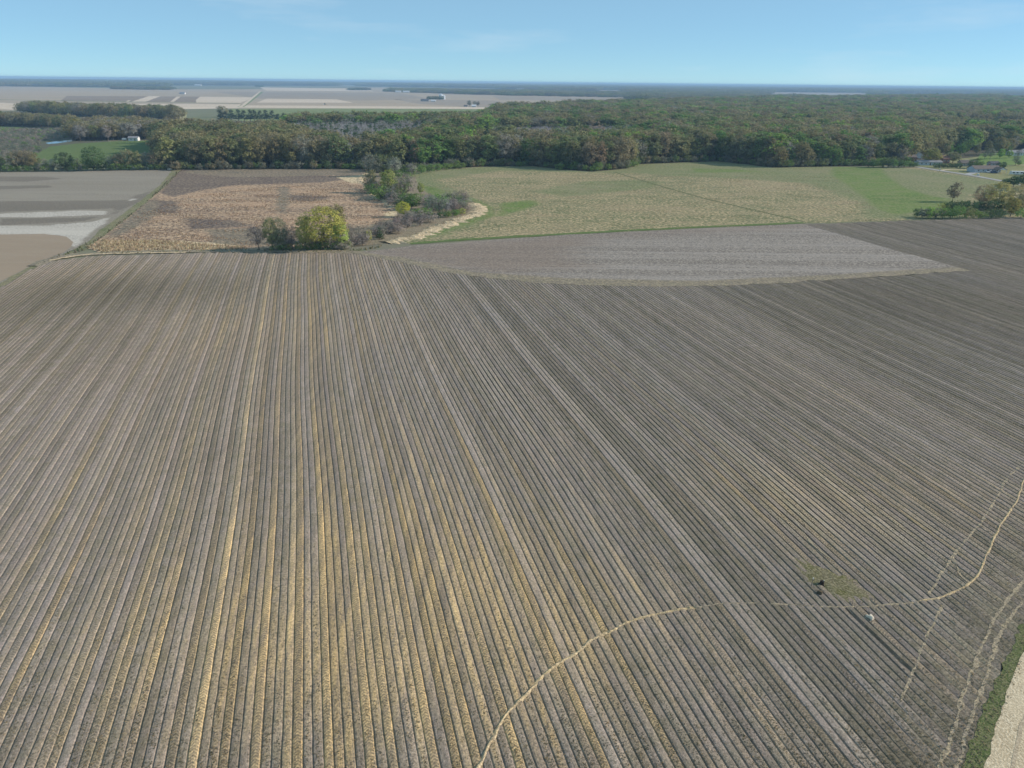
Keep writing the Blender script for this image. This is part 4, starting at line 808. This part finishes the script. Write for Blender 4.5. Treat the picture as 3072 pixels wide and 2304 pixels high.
def fill(polys, step, mixk, hh, rec, holes=(), grow=0.0, clear=3.0, rs=random.Random(3), wid=1.0, patchy=False):
    for poly in polys:
        P = [G(*q) for q in poly]; xs = [p.x for p in P]; ys = [p.y for p in P]; y = min(ys); cand = []
        while y < max(ys):
            st = step * (1 + grow * max(0, y - 600) / 1000); x = min(xs)
            while x < max(xs): cand.append((x + rs.uniform(-.42, .42) * st, y + rs.uniform(-.42, .42) * st, st / step)); x += st
            y += st
        if not cand: continue
        c = np.array(cand); ok = inside(c, P)
        for hq in holes: ok &= ~inside(c, [G(*q) for q in hq])
        # only what the picture or a step to the side can see
        ok &= np.abs(c[:, 0]) < c[:, 1] * .76 + 60
        c = c[ok]
        if clear:
            for a in range(0, len(c), 4000):
                d = np.hypot(c[a:a + 4000, None, 0] - TA[None, :, 0], c[a:a + 4000, None, 1] - TA[None, :, 1]) - TR[None]; c[a:a + 4000, 2] = np.where(d.min(1) < clear, -1, c[a:a + 4000, 2])
            c = c[c[:, 2] > 0]
        for x, y, g in c:
            if patchy and noise.noise(Vector((x * .05, y * .11, 3))) + .5 * noise.noise(Vector((x * .2, y * .4, 8))) < rs.uniform(-.15, .35): continue
            nv = noise.noise(Vector((x * .012, y * .012, 1))); nv2 = noise.noise(Vector((x * .03, y * .03, 7)))
            w = [m_[2] * (math.exp(2.2 * nv) if m_[1] in (T_GREEN, T_FRESH, T_OLIVEG) else math.exp(-1.2 * nv) if m_[1] in (T_BROWN, T_RED, T_GREY) else 1) for m_ in mixk]
            kd, col, _ = rs.choices(mixk, w)[0]; pi, ph = rs.choice(KIDX[kd]); h = rs.uniform(*hh) * (1 + .12 * nv2); s = h / ph; b = rs.uniform(.80, 1.22) * (1 if kd == 'tuft' else LEAFK)
            rec.append((x, y, 0.0, pi, s * (rs.uniform(.95, 1.25) if kd in ('tuft', 'clump', 'snag', 'cedar', 'brush', 'bush') else rs.uniform(1.15, 1.6)) * wid * g, s * (1 + (g - 1) * .25), col[0] * b, col[1] * b * rs.uniform(.94, 1.06), col[2] * b))
MIXF = [('bud', T_OLIVE, 4), ('tall', T_OLIVE, 2), ('bud', T_BROWN, 1.6), ('leaf', T_OLIVEG, 2), ('leaf', T_GREEN, 1.2), ('leaf', T_FRESH, .5), ('bare', T_GREY, .4), ('tall', T_RED, .3), ('pine', T_PINE, .12)]
MIXB = [('bud', T_OLIVE, 5), ('tall', (.22, .195, .09), 3), ('bud', T_BROWN, 2), ('leaf', T_OLIVEG, 1.2), ('bare', T_GREY, .3)]
FARH = ([(2290, 297), (2400, 296), (2480, 301), (2640, 299), (2610, 279), (2300, 276)], [(2990, 309), (3300, 312), (3300, 289), (3005, 288)], [(1770, 286), (1890, 288), (1885, 271), (1790, 270)], [(2600, 292), (2950, 297), (2950, 283), (2640, 281)])
rec = []
fill([[(495, 500), (1050, 499), (1010, 470), (880, 448), (850, 428), (560, 424), (500, 440), (480, 470)]], 8.4, MIXB, (18, 24), rec)                       # big left wood
fill([[(860, 410), (1460, 410), (1470, 385), (870, 396)]], 8.6, MIXF, (19, 25), rec)                                                                     # behind the dead stand
fill([[(1060, 503), (1200, 505), (1450, 496), (1600, 493), (1690, 505), (1790, 510), (1880, 501), (1905, 492), (1900, 455), (1480, 458), (1300, 440), (1270, 455), (1130, 484), (1040, 492)]], 8.2, MIXF, (17, 24), rec)
SNAG2 = [(1470, 456), (1900, 452), (1905, 424), (1880, 418), (1480, 420)]
fill([[(1300, 436), (1480, 420), (1480, 412), (1460, 392), (1300, 400)], [(1470, 419), (1900, 417), (2000, 400), (1900, 380), (1690, 345), (1490, 350), (1460, 390)]], 8.6, MIXF, (18, 25), rec, grow=.5)
fill([[(1905, 490), (2150, 480), (2250, 490), (2320, 498), (2700, 490), (2800, 455), (3072, 448), (3300, 436), (3300, 422), (2890, 415), (2790, 392), (3300, 388), (3300, 300), (3072, 300), (2300, 314), (1690, 338), (1690, 345), (1900, 382), (2000, 402), (1905, 425)]], 8.6, MIXF, (18, 25), rec, grow=.45, holes=FARH)
fill([[(215, 424), (480, 418), (520, 398), (350, 385), (240, 392)]], 7, MIXB + [('bare', T_GREY, 2)], (13, 18), rec)
fill([[(60, 340), (230, 349), (340, 356), (520, 361), (560, 354), (430, 348), (330, 344), (200, 338), (100, 335)]], 8, MIXB, (15, 20), rec)
fill([[(-60, 378), (150, 381), (230, 384), (180, 374), (60, 370), (-60, 370)]], 8, MIXB, (12, 17), rec)
ru = random.Random(21)
for a, b in zip([G(*q) for q in FRONT[:-1]], [G(*q) for q in FRONT[1:]]):
    n = int((b - a).length / 2.6)
    for q in range(n):
        p = a.lerp(b, (q + ru.random()) / n); x, y = p.x, p.y + ru.uniform(1.0, 6.5); pi, ph = ru.choice(KIDX['bush']); sz = ru.uniform(3.0, 7.0) / ph; c = ru.choice((T_OLIVEG, T_GREYG, T_BUSH, T_BROWN, T_DARK)); rec.append((x, y, 0, pi, sz * .85, sz, *[v * LEAFK for v in c]))
scatter('forest', rec, 'mixed budding woodland stretching behind the fields')
rec = []
fill([[(880, 482), (1010, 490), (1140, 482), (1260, 452), (1300, 432), (1290, 410), (890, 412), (850, 425)]], 4.2, [('snag', (.27, .26, .26), 6), ('bare', T_GREY, .6), ('cedar', T_DARK, .6)], (13, 19), rec, clear=1.5)
fill([SNAG2], 4.6, [('snag', (.27, .26, .27), 4), ('bare', (.27, .25, .25), 2)], (11, 16), rec, clear=1.5)
scatter('dead_tree_stand', rec, 'stand of pale grey leafless trunks inside the woodland', 'dead trees')
rec = []
fill([[(-200, 386), (200, 388), (260, 405), (240, 424), (140, 433), (130, 460), (40, 500), (-200, 505)]], 8, [('brush', T_BRUSH, 3), ('bush', T_GREYG, 2), ('bush', T_BUSH, .6)], (1.2, 3.2), rec, clear=1, holes=([(120, 450), (180, 446), (290, 430), (285, 410), (215, 414), (125, 424)],))
scatter('marsh_scrub', rec, 'low grey green scrub on the marsh at the left', 'scrub')
rec = []
TF = [(.06, .075, .04), (.075, .08, .05), (.085, .08, .06)]
MIXC = [('clump', T_OLIVEG, 2), ('clump', T_GREYG, 2), ('clump', T_OLIVE, 1)]
fill([[(-400, 262), (0, 259), (300, 261), (480, 263), (520, 256), (660, 251), (660, 248), (-400, 240)]], 34, MIXC, (15, 21), rec, grow=.25, clear=0)
fill([[(480, 256), (700, 257), (1010, 258), (1010, 253), (700, 247), (480, 244)], [(1080, 259), (1520, 266), (1520, 260), (1080, 254)]], 36, MIXC, (15, 20), rec, grow=.25, clear=0)
fill([[(340, 268), (510, 270.5), (510, 267.5), (340, 266)], [(1050, 271), (1110, 271.5), (1110, 270), (1050, 269.5)], [(1150, 275), (1300, 280), (1480, 286), (1520, 287), (1870, 293), (1870, 282), (1640, 276), (1400, 273), (1180, 270)]], 34, MIXC, (10, 16), rec, grow=.1, clear=0)
fill([[(1500, 268), (1900, 280), (2300, 284), (2600, 287), (3400, 294), (3400, 274), (2500, 270), (1900, 266), (1500, 261)]], 34, MIXC, (15, 20), rec, grow=.22, clear=0,
     holes=FARH)
fill([[(1890, 303), (2300, 312), (3072, 298), (3400, 297), (3400, 292), (2600, 286), (1900, 282)]], 30, MIXC, (14, 20), rec, grow=.1, clear=0, holes=FARH)
fill([[(-600, 249), (900, 253.5), (2000, 268), (4000, 283), (4000, 271), (2000, 255.5), (900, 246.5), (-600, 238)]], 60, MIXC, (16, 22), rec, grow=.09, clear=0, holes=FARH)
scatter('far_forest', rec, 'hazy blue green woodland bands along the horizon')
# dry grass standing on the bank, the ditch and the fallow field
rec = []
def tufts(poly, step, cols, hh, patchy=False):
    fill([poly], step, [('tuft', c, 1) for c in cols], hh, rec, clear=0, wid=1.0, patchy=patchy)
DRY = [(.50, .39, .22), (.44, .32, .17), (.36, .27, .16)]
tufts([(262, 742), (310, 722), (480, 722), (640, 735), (740, 740), (740, 750), (480, 751), (300, 757)], .9, [(.60, .49, .33), (.52, .41, .26), (.37, .28, .18)], (.5, 1.1))
tufts([(560, 590), (800, 562), (1095, 545), (1108, 560), (1190, 640), (1150, 660), (1060, 735), (740, 742), (480, 726), (310, 722), (372, 662)], 1.3, [(.44, .30, .185), (.37, .26, .16), (.29, .21, .14)], (.3, .7), True)
tufts([(1160, 734), (1250, 716), (1430, 646), (1450, 628), (1435, 612), (1410, 612), (1430, 622), (1420, 634), (1240, 702)], 1.1, [(.60, .49, .32), (.54, .43, .27), (.44, .35, .22)], (.3, .75))
tufts([(1260, 560), (1800, 520), (2500, 530), (2640, 640), (1700, 700), (1250, 726), (1450, 630)], 1.7, [(.42, .335, .20), (.36, .30, .175), (.30, .28, .16)], (.25, .5), True)
tufts([(2400, 666), (2740, 656), (3072, 656), (3072, 662), (2700, 663)], 1.0, [(.36, .30, .18), (.24, .23, .12)], (.25, .55), True)
tufts([(300, 758), (640, 752), (1050, 752), (1150, 735), (1150, 742), (1050, 759), (640, 757), (300, 764)], 1.3, [(.15, .18, .075), (.22, .2, .10), (.36, .29, .17)], (.4, 1.0))
tufts([(60, 822), (150, 780), (300, 714), (440, 606), (530, 515), (545, 512), (500, 558), (372, 664), (262, 748), (150, 783)], 1.8, [(.15, .17, .08), (.26, .22, .14), (.20, .17, .12)], (.5, 1.2))
scatter('dry_grass', rec, 'dry standing grass and weeds on banks and fallow ground', 'grass')

rec = []; rr_ = random.Random(77); cand = [G(rr_.uniform(-60, 3130), H0 + 60 - (H0 - 1000) * rr_.random() ** 1.35) for q in range(70000)]
ok_ = inside(np.array([(p.x, p.y) for p in cand]), FG)
for p, good in zip(cand, ok_):
    if not good: continue
    u, v = UV(p); q = math.floor(u / BED)
    if q not in rowstat: continue
    t_ = rowstat[q][0]; off = max(-.40, min(.40, rr_.gauss(0, .2))); uu = (q + .5) * BED + off + wavy(v); w = ROWDIR * v + ROWU * uu
    straw = rr_.random() < .14 + .6 * t_ * (1 if v < 110 else .5); c = rr_.choice(((.52, .39, .21), (.44, .34, .19), (.36, .29, .19))) if straw else rr_.choice(((.235, .21, .165), (.22, .205, .13), (.30, .265, .22), (.19, .185, .115)))
    sz = rr_.uniform(.07, .19); rec.append((w.x, w.y, ZB + .115 - .03 * abs(off), KIDX['tuft'][0][0], sz * 1.5, sz * .38, *c))
scatter('crop_residue', rec, 'straw stubble and weeds littering the planting beds', 'crop residue')
# ------------------------------------------------------------------ buildings, vehicles and small things
WHITE = plain('white_paint', (.72, .72, .70)); BLUEW = plain('pale_blue_siding', (.52, .57, .62)); BRICK = plain('red_brown_brick', (.30, .15, .11)); TANW = plain('tan_siding', (.46, .38, .29)); GREYW = plain('grey_siding', (.34, .35, .37))
ROOFB = plain('brown_shingles', (.17, .14, .12), .95); ROOFG = plain('grey_shingles', (.26, .26, .27), .95); ROOFW = plain('pale_metal_roof', (.66, .67, .68), .45, .15, .5, .4); ROOFD = plain('dark_shingles', (.10, .10, .11), .95); ROOFR = plain('rusty_roof', (.24, .13, .09), .9)
DOORM = plain('painted_door', (.14, .12, .11)); TRIM = plain('white_trim', (.75, .75, .73)); RUBBER = plain('tyre_rubber', (.02, .02, .022), .9); STEEL = plain('galvanised_steel', (.68, .70, .72), .4, .12, .4, .5, .3); CONC = plain('broken_concrete', (.72, .62, .48), .95, .3, 3)
WOODG = plain('grey_timber', (.24, .21, .18), .95); GLASS = N(mat('window_glass')).out((.03, .04, .05), .08, None, .5); DARKBL = plain('dark_blue_paint', (.04, .07, .16), .35, .1, 1, .5); GREENM = plain('green_machine_paint', (.05, .14, .04), .4); DARKLUMP = plain('dark_lumps', (.10, .08, .05), 1.0, .4, 4); CHAR = plain('charred_wood', (.045, .035, .028), 1.0, .4, 5)
def gable(bm, w, d, z0, hr, ov=.45, th=.14):
    """double-pitch roof with its ridge along x"""
    x = w / 2 + ov; y = d / 2 + ov; dz = hr * ov / (d / 2)
    for t in (0, 1):
        pass
    prof = [(-y, z0 - dz), (0, z0 + hr), (y, z0 - dz), (y, z0 - dz - th), (0, z0 + hr - th), (-y, z0 - dz - th)]
    A = [bm.verts.new((-x, p[0], p[1])) for p in prof]; B = [bm.verts.new((x, p[0], p[1])) for p in prof]
    for q in range(6): bm.faces.new((A[q], A[(q + 1) % 6], B[(q + 1) % 6], B[q]))
    for S in (A, B): bm.faces.new((S[0], S[1], S[4], S[5])); bm.faces.new((S[1], S[2], S[3], S[4]))
def walls(bm, w, d, h, hr):
    v = [bm.verts.new(p) for p in ((-w / 2, -d / 2, -.2), (w / 2, -d / 2, -.2), (w / 2, d / 2, -.2), (-w / 2, d / 2, -.2), (-w / 2, -d / 2, h), (w / 2, -d / 2, h), (w / 2, d / 2, h), (-w / 2, d / 2, h), (-w / 2, 0, h + hr - .16), (w / 2, 0, h + hr - .16))]
    for q in ((0, 1, 5, 4), (2, 3, 7, 6), (1, 2, 6, 9, 5), (3, 0, 4, 8, 7), (4, 5, 9, 8), (6, 7, 8, 9)): bm.faces.new([v[i] for i in q])
def house(px, py, w, d, h, hr, rz, wm, rm, label, name='house', cat='house', wins=4, door=True, chimney=False, porch=None):
    t = thing(name, G(px, py) + Vector((0, 0, .1)), label, cat, None, rz)
    bm = bmesh.new(); walls(bm, w, d, h, hr); done(bm, 'wall', wm, t)
    bm = bmesh.new(); gable(bm, w, d, h + .12, hr); roof = done(bm, 'roof', rm, t)
    if chimney: bm = bmesh.new(); box(bm, (w * .2, d * .1, h + hr + .3), (.8, .8, 1.8)); done(bm, 'chimney', BRICK, roof)
    slots = [(-w / 2 + (i + .75) * w / (wins + .5)) for i in range(wins)]
    for i, x in enumerate(slots):
        if door and i == wins // 2:
            bm = bmesh.new(); box(bm, (x, -d / 2 - .03, 1.05), (1.1, .1, 2.1)); dd = done(bm, 'door', DOORM, t); bm = bmesh.new(); box(bm, (x + .4, -d / 2 - .11, 1.0), (.06, .06, .12)); done(bm, 'handle', STEEL, dd); continue
        bm = bmesh.new(); box(bm, (x, -d / 2 - .02, h * .55), (1.1, .06, 1.0)); ww = done(bm, 'window', GLASS, t)
        bm = bmesh.new()
        for a, b in (((x, h * .55 + .56), (1.34, .12)), ((x, h * .55 - .56), (1.34, .12)), ((x - .61, h * .55), (.12, .99)), ((x + .61, h * .55), (.12, .99)), ((x, h * .55), (.06, .99))): box(bm, (a[0], -d / 2 - .06, a[1]), (b[0], .08, b[1]))
        done(bm, 'frame', TRIM, ww)
    if porch:
        # a wing with its gable to the front, open like a carport
        x0, pw, pd = porch; bm = bmesh.new(); gable(bm, pd, pw, h + .05, pw * .22, .4); bmesh.ops.rotate(bm, verts=bm.verts, cent=(0, 0, 0), matrix=Matrix.Rotation(math.pi / 2, 3, 'Z')); bmesh.ops.translate(bm, verts=bm.verts, vec=(x0, -d / 2 - pd / 2 + .6, 0)); done(bm, 'carport_roof', rm, t)
        bm = bmesh.new(); y = -d / 2 - pd + .5; v = [bm.verts.new(q) for q in ((x0 - pw / 2, y, h - .1), (x0 + pw / 2, y, h - .1), (x0, y, h + pw * .22 - .2), (x0 - pw / 2, y + .15, h - .1), (x0 + pw / 2, y + .15, h - .1), (x0, y + .15, h + pw * .22 - .2))]
        for q in ((0, 1, 2), (5, 4, 3), (0, 3, 4, 1), (1, 4, 5, 2), (2, 5, 3, 0)): bm.faces.new([v[i] for i in q])
        done(bm, 'gable_front', TRIM, t)
        for sx in (-1, 1):
            bm = bmesh.new(); box(bm, (x0 + sx * (pw / 2 - .15), y + .2, h / 2 - .1), (.22, .22, h)); done(bm, 'post', TRIM, t)
    return t
def wheel(t, x, y, r, w):
    bm = bmesh.new(); tube(bm, (x, y - w / 2, r), (x, y + w / 2, r), r, r, 14); bm.faces.new([v for v in bm.verts][:14]); o = done(bm, 'wheel', RUBBER, t)
    bm = bmesh.new(); tube(bm, (x, y - w / 2 - .02, r), (x, y + w / 2 + .02, r), r * .55, r * .55, 10); bm.faces.new([v for v in bm.verts][:10]); done(bm, 'rim', STEEL, o)
def car(px, py, rz, paint, label, pickup=False):
    t = thing('pickup_truck' if pickup else 'parked_car', G(px, py) + Vector((0, 0, .14)), label, 'truck' if pickup else 'car', None, rz); L = 5.4 if pickup else 4.6
    bm = bmesh.new(); box(bm, (0, 0, .72), (L, 1.85, .7), taper=(.97, .93)); done(bm, 'body', paint, t, .08)
    cx = .35 if pickup else -.2; cl = 2.0 if pickup else 2.7
    bm = bmesh.new(); box(bm, (cx, 0, 1.36), (cl, 1.66, .62), taper=(.72, .86)); done(bm, 'window', GLASS, t)
    bm = bmesh.new(); box(bm, (cx, 0, 1.70), (cl * .74, 1.46, .08)); done(bm, 'roof', paint, t)
    for sx in (-1, 1):
        for sy in (-1, 1): wheel(t, sx * L * .31, sy * .82, .36, .24)
    for sy in (-1, 1):
        bm = bmesh.new(); box(bm, (L / 2 - .03, sy * .62, .8), (.1, .34, .18)); done(bm, 'headlight', TRIM, t)
    return t
def silo(px, py, r, h, label, group=None, name='grain_bin'):
    t = thing(name, G(px, py) + Vector((0, 0, .1)), label, 'silo' if name == 'silo' else 'grain bin', group)
    bm = bmesh.new(); n = 18
    for k_ in range(6):
        tube(bm, (0, 0, h * k_ / 6), (0, 0, h * (k_ + 1) / 6 - .08), r, r, n); tube(bm, (0, 0, h * (k_ + 1) / 6 - .08), (0, 0, h * (k_ + 1) / 6), r * 1.012, r * 1.012, n)
    done(bm, 'wall', STEEL, t); bm = bmesh.new(); tube(bm, (0, 0, h), (0, 0, h + r * .5), r * 1.03, r * .12, n); rf = done(bm, 'roof', STEEL, t); bm = bmesh.new(); tube(bm, (0, 0, h + r * .5), (0, 0, h + r * .5 + .6), r * .13, r * .1, 8); done(bm, 'cap', STEEL, rf)
    bm = bmesh.new(); box(bm, (r * .5, -r * .9, 1.1), (1, .15, 2.1), .5); done(bm, 'door', GREYW, t); return t
# houses on the right
house(2950, 516, 21, 9, 2.7, 2.0, .10, BLUEW, ROOFB, 'low pale blue house with brown roof and white carport gable', wins=5, chimney=True, porch=(7.2, 6.8, 6.5))
house(2783, 495, 20, 7, 2.6, 1.2, .04, BLUEW, ROOFG, 'long low pale house behind the golden green tree', wins=5)
house(2827, 489, 7, 8, 4.0, 2.2, .2, BRICK, ROOFR, 'narrow red brown building right of the long low house', wins=3)
house(2902, 498, 13, 8, 2.6, 1.9, -.12, TANW, ROOFB, 'tan house with brown roof left of the pale blue house', wins=4)
house(2978, 498, 7.5, 5, 2.4, 1.3, .1, GREYW, ROOFD, 'dark grey shed behind the pale blue house', 'shed', 'shed', wins=2)
house(2722, 480, 12, 8, 2.7, 1.8, .1, BRICK, ROOFB, 'red brick house half hidden at the left of the village', wins=4)
house(2752, 474, 7, 6, 3.0, 2.0, 1.4, WHITE, ROOFW, 'small white gabled house behind the long low house', wins=2)
house(3042, 466, 13, 7, 2.8, 1.8, .05, WHITE, ROOFG, 'white house behind the bright lawn near the right edge', wins=4)
house(3074, 465, 9, 7, 3.2, 2.4, .3, WHITE, ROOFG, 'white house cut by the right edge behind the lawn', wins=3)
car(2969, 519, .15, plain('white_car_paint', (.75, .75, .76), .3, .05, 1, .5), 'white pickup truck parked at the carport', True)
car(2982, 520, .1, DARKBL, 'dark blue car parked under the carport edge')
# trailer at the right edge
t = thing('camper_trailer', G(3050, 526) + Vector((0, 0, .12)), 'long white camper trailer parked beside the road at the right edge', 'trailer', None, -.05)
bm = bmesh.new(); box(bm, (0, 0, 1.75), (10, 2.5, 2.3), taper=(.98, .94)); done(bm, 'body', WHITE, t, .15)
for x in (-3.2, -.6, 2.4): bm = bmesh.new(); box(bm, (x, -1.25, 1.95), (1.3, .08, .7)); done(bm, 'window', GLASS, t)
bm = bmesh.new(); box(bm, (4.0, -1.25, 1.5), (.8, .08, 1.7)); done(bm, 'door', DOORM, t); bm = bmesh.new(); box(bm, (-5.6, 0, .6), (1.6, .12, .12)); done(bm, 'tow_bar', STEEL, t)
for x in (-.6, .6):
    for y in (-1, 1): wheel(t, x, y, .38, .25)
# things by the road
t = thing('road_sign', G(2818, 515) + Vector((0, 0, .1)), 'short post with pale panel beside the village road', 'sign')
bm = bmesh.new(); tube(bm, (0, 0, -.2), (0, 0, 2.7), .08, .07, 8); done(bm, 'post', WOODG, t); bm = bmesh.new(); box(bm, (0, -.1, 2.3), (.8, .05, .6)); done(bm, 'panel', TRIM, t)
t = thing('utility_box', G(2934, 527) + Vector((0, 0, .1)), 'small white utility box where the driveway meets the road', 'utility box')
bm = bmesh.new(); box(bm, (0, 0, .65), (1.5, 1.1, 1.3)); done(bm, 'cabinet', WHITE, t, .06); bm = bmesh.new(); box(bm, (0, 0, .05), (1.9, 1.5, .14)); done(bm, 'plinth', CONC, t); bm = bmesh.new(); box(bm, (0, -.58, .65), (.9, .06, 1.0)); done(bm, 'door', TRIM, t)
# left middle distance
house(403, 422, 9.5, 6, 2.8, 1.5, .08, WHITE, ROOFG, 'white shed at the far side of the green pasture', 'shed', 'shed', wins=2, door=True)
t = thing('farm_trailer', G(374, 422) + Vector((0, 0, .1)), 'small white trailer left of the white shed on the pasture', 'trailer')
bm = bmesh.new(); box(bm, (0, 0, 1.5), (4.4, 2.2, 1.8), taper=(.97, .95)); done(bm, 'body', WHITE, t, .1); bm = bmesh.new(); box(bm, (-2.8, 0, .6), (1.4, .1, .1)); done(bm, 'tow_bar', STEEL, t)
for y in (-1, 1): wheel(t, 0, y, .4, .25)
# far farms
house(1275, 304, 26, 14, 4, 3, .0, GREYW, ROOFD, 'long dark barn at the left of the far farmstead', 'barn', 'barn', wins=3)
house(1300, 305, 16, 9, 3, 2.5, .0, WHITE, ROOFW, 'white roofed shed in front of the far farmstead trees', 'shed', 'shed', wins=2)
silo(1323, 299, 7.5, 16, 'bigger pale silo of the far farmstead', None, 'silo'); silo(1331, 299, 6, 13, 'smaller pale silo at the right of the far farmstead', None, 'silo')
house(1422, 321, 11, 8, 2.6, 3.2, 0, WHITE, ROOFW, 'small white roofed farmhouse between three far bare trees', wins=3)
house(1397, 320, 9, 6, 2.4, 1.6, 0, GREYW, ROOFD, 'dark little shed left of the small far farmhouse', 'shed', 'shed', wins=2)
house(1485, 318.5, 12, 8, 2.8, 2.4, 0, WHITE, ROOFG, 'tiny white house at the end of the beige fields', wins=3)
for i, x in enumerate((1547, 1553, 1558.5, 1564, 1570)):
    silo(x, 272.2, 5.4, 13 if i else 9, ('shortest' if i == 0 else ['', 'second', 'third', 'fourth', 'last'][i]) + ' bin from the left in the row of white grain bins on the horizon', 'grain bins on the horizon')
house(1538, 272.2, 26, 16, 6, 4, 0, plain('blue_barn', (.16, .26, .42)), ROOFW, 'blue barn left of the white grain bins', 'barn', 'barn', wins=2)
house(548, 282.3, 22, 12, 4, 4, 0, WHITE, ROOFG, 'white farmhouse alone in the far left fields', wins=3)
house(594, 257.4, 60, 22, 7, 4, 0, WHITE, ROOFW, 'long white shed near the left horizon', 'barn', 'barn', wins=3)
house(1195, 277.4, 30, 14, 5, 4, 0, WHITE, ROOFW, 'left one of two white sheds on the middle horizon', 'barn', 'barn', wins=2)
house(1219, 277.6, 34, 14, 5, 4, 0, WHITE, ROOFW, 'right one of two white sheds on the middle horizon', 'barn', 'barn', wins=2)
t = thing('water_tank', G(1180, 347) + Vector((0, 0, .1)), 'small white tank standing in the far green crop', 'tank')
bm = bmesh.new(); tube(bm, (0, 0, 0), (0, 0, 2.4), 1.6, 1.6, 16); tube(bm, (0, 0, 2.4), (0, 0, 2.9), 1.6, .4, 16); done(bm, 'shell', WHITE, t); bm = bmesh.new(); tube(bm, (0, 0, 2.9), (0, 0, 3.1), .4, .4, 10); done(bm, 'lid', STEEL, t)
t = thing('tractor', G(975, 314) + Vector((0, 0, .1)), 'dark tractor working at the edge of the far beige field', 'tractor', None, .2)
bm = bmesh.new(); box(bm, (1.2, 0, 1.6), (3.0, 1.3, 1.1), taper=(.95, .85)); done(bm, 'hood', GREENM, t, .1); bm = bmesh.new(); box(bm, (-1.2, 0, 2.4), (1.9, 1.9, 1.9), taper=(.85, .85)); c = done(bm, 'cab', GLASS, t); bm = bmesh.new(); box(bm, (-1.2, 0, 3.4), (1.9, 1.9, .18)); done(bm, 'cab_roof', GREENM, c)
for y in (-1.2, 1.2): wheel(t, -1.3, y, 1.0, .6); wheel(t, 1.9, y, .65, .4)
bm = bmesh.new(); box(bm, (-4.2, 0, .8), (2.2, 6, .5)); tube(bm, (-2.2, 0, .8), (-3.2, 0, .8), .1, .1, 6); done(bm, 'harrow', STEEL, t)
# things lying in the row field
def rock(name, px, py, size, m, label, cat, seed, flat=.6, z=ZB + .12, extra=None):
    t = thing(name, G(px, py) + Vector((0, 0, z)), label, cat, None, R.uniform(0, 6)); rs = random.Random(seed)
    for q in range(extra or 1):
        bm = bmesh.new(); bmesh.ops.create_icosphere(bm, subdivisions=2, radius=.5)
        o_ = Vector((rs.uniform(-.5, .5), rs.uniform(-.35, .35), 0)) * (size if q else 0); sc_ = 1 if q == 0 else rs.uniform(.35, .65)
        for v in bm.verts:
            n_ = 1 + .55 * noise.noise(v.co * 2.3 + Vector((seed + q * 5, 0, 0))); v.co = Vector((v.co.x * size * n_, v.co.y * size * .8 * n_, max(-.1, v.co.z * size * flat * n_ + size * flat * .3))) * sc_ + o_
        done(bm, 'lump', m, t)
    return t
rock('concrete_rubble', 2612, 1861, .8, CONC, 'pale broken concrete lump lying on the beds below the levee line', 'rubble', 3, .6, extra=4)
t = thing('tree_stump', G(2464, 1757) + Vector((0, 0, ZB + .12)), 'dark broken stump in the weedy green patch', 'stump', None, 0, (.62, .62, .6))
bm = bmesh.new(); n = 11; rings = []
for k_, (z, r_) in enumerate(((-.1, .62), (.15, .48), (.45, .4), (.75, .36))):
    rings.append([bm.verts.new((math.cos(6.283 * a / n) * r_ * (1 + .25 * noise.noise(Vector((a * .9, k_, 2)))), math.sin(6.283 * a / n) * r_ * (1 + .25 * noise.noise(Vector((a * 1.1, k_, 5)))), z + (R.uniform(-.12, .2) if k_ == 3 else 0))) for a in range(n)])
for k_ in range(3):
    for a in range(n): bm.faces.new((rings[k_][a], rings[k_][(a + 1) % n], rings[k_ + 1][(a + 1) % n], rings[k_ + 1][a]))
bm.faces.new(rings[3]); done(bm, 'trunk', CHAR, t)
bm = bmesh.new(); tube(bm, (.2, .1, .55), (.45, .05, .95), .14, .08, 7); done(bm, 'splinter', CONC, t)
bm = bmesh.new(); tube(bm, (-.3, 0, .15), (-1.0, -.2, -.05), .16, .05, 7); tube(bm, (0, -.35, .1), (.3, -.9, -.05), .14, .05, 7); done(bm, 'root', CHAR, t)
rock('dark_mound', 2458, 1784, .8, DARKLUMP, 'low dark mound just below the stump', 'mound', 9, .5, extra=5)  # cluster of low lumps, all in one dark colour
t = thing('marker_stake', G(2432, 1763) + Vector((0, 0, ZB + .1)), 'thin pale stake left of the stump', 'stake')
bm = bmesh.new(); tube(bm, (0, 0, -.2), (.08, 0, 1.1), .05, .04, 7); done(bm, 'shaft', WOODG, t); bm = bmesh.new(); tube(bm, (.08, 0, 1.1), (.09, 0, 1.28), .06, .06, 7); done(bm, 'cap', TRIM, t)
t = thing('culvert_box', G(510, 510) + Vector((0, 0, .1)), 'small pale concrete box at the corner between bare and tan fields', 'culvert')
bm = bmesh.new(); box(bm, (0, 0, .5), (3.0, 1.6, 1.1)); done(bm, 'block', CONC, t, .1); bm = bmesh.new(); tube(bm, (0, -1.1, .45), (0, -.7, .45), .38, .38, 12); done(bm, 'pipe', STEEL, t)

# ------------------------------------------------------------------ air
bm = bmesh.new(); box(bm, (0, GR / 2 - 1000, 32.5), (2 * GR + 400, GR + 2400, 67)); hz = done(bm, 'haze', bpy.data.materials.new('haze_air'))
hm = hz.data.materials[0]; hm.use_nodes = True; hm.node_tree.nodes.clear(); pv = hm.node_tree.nodes.new('ShaderNodeVolumePrincipled'); ho = hm.node_tree.nodes.new('ShaderNodeOutputMaterial')
pv.inputs['Color'].default_value = (.46, .72, 1, 1); pv.inputs['Density'].default_value = 1.05e-4; pv.inputs['Anisotropy'].default_value = .0
hm.node_tree.links.new(pv.outputs[0], ho.inputs['Volume']); tag(hz, 'pale blue haze over the plain', 'haze', kind='stuff')
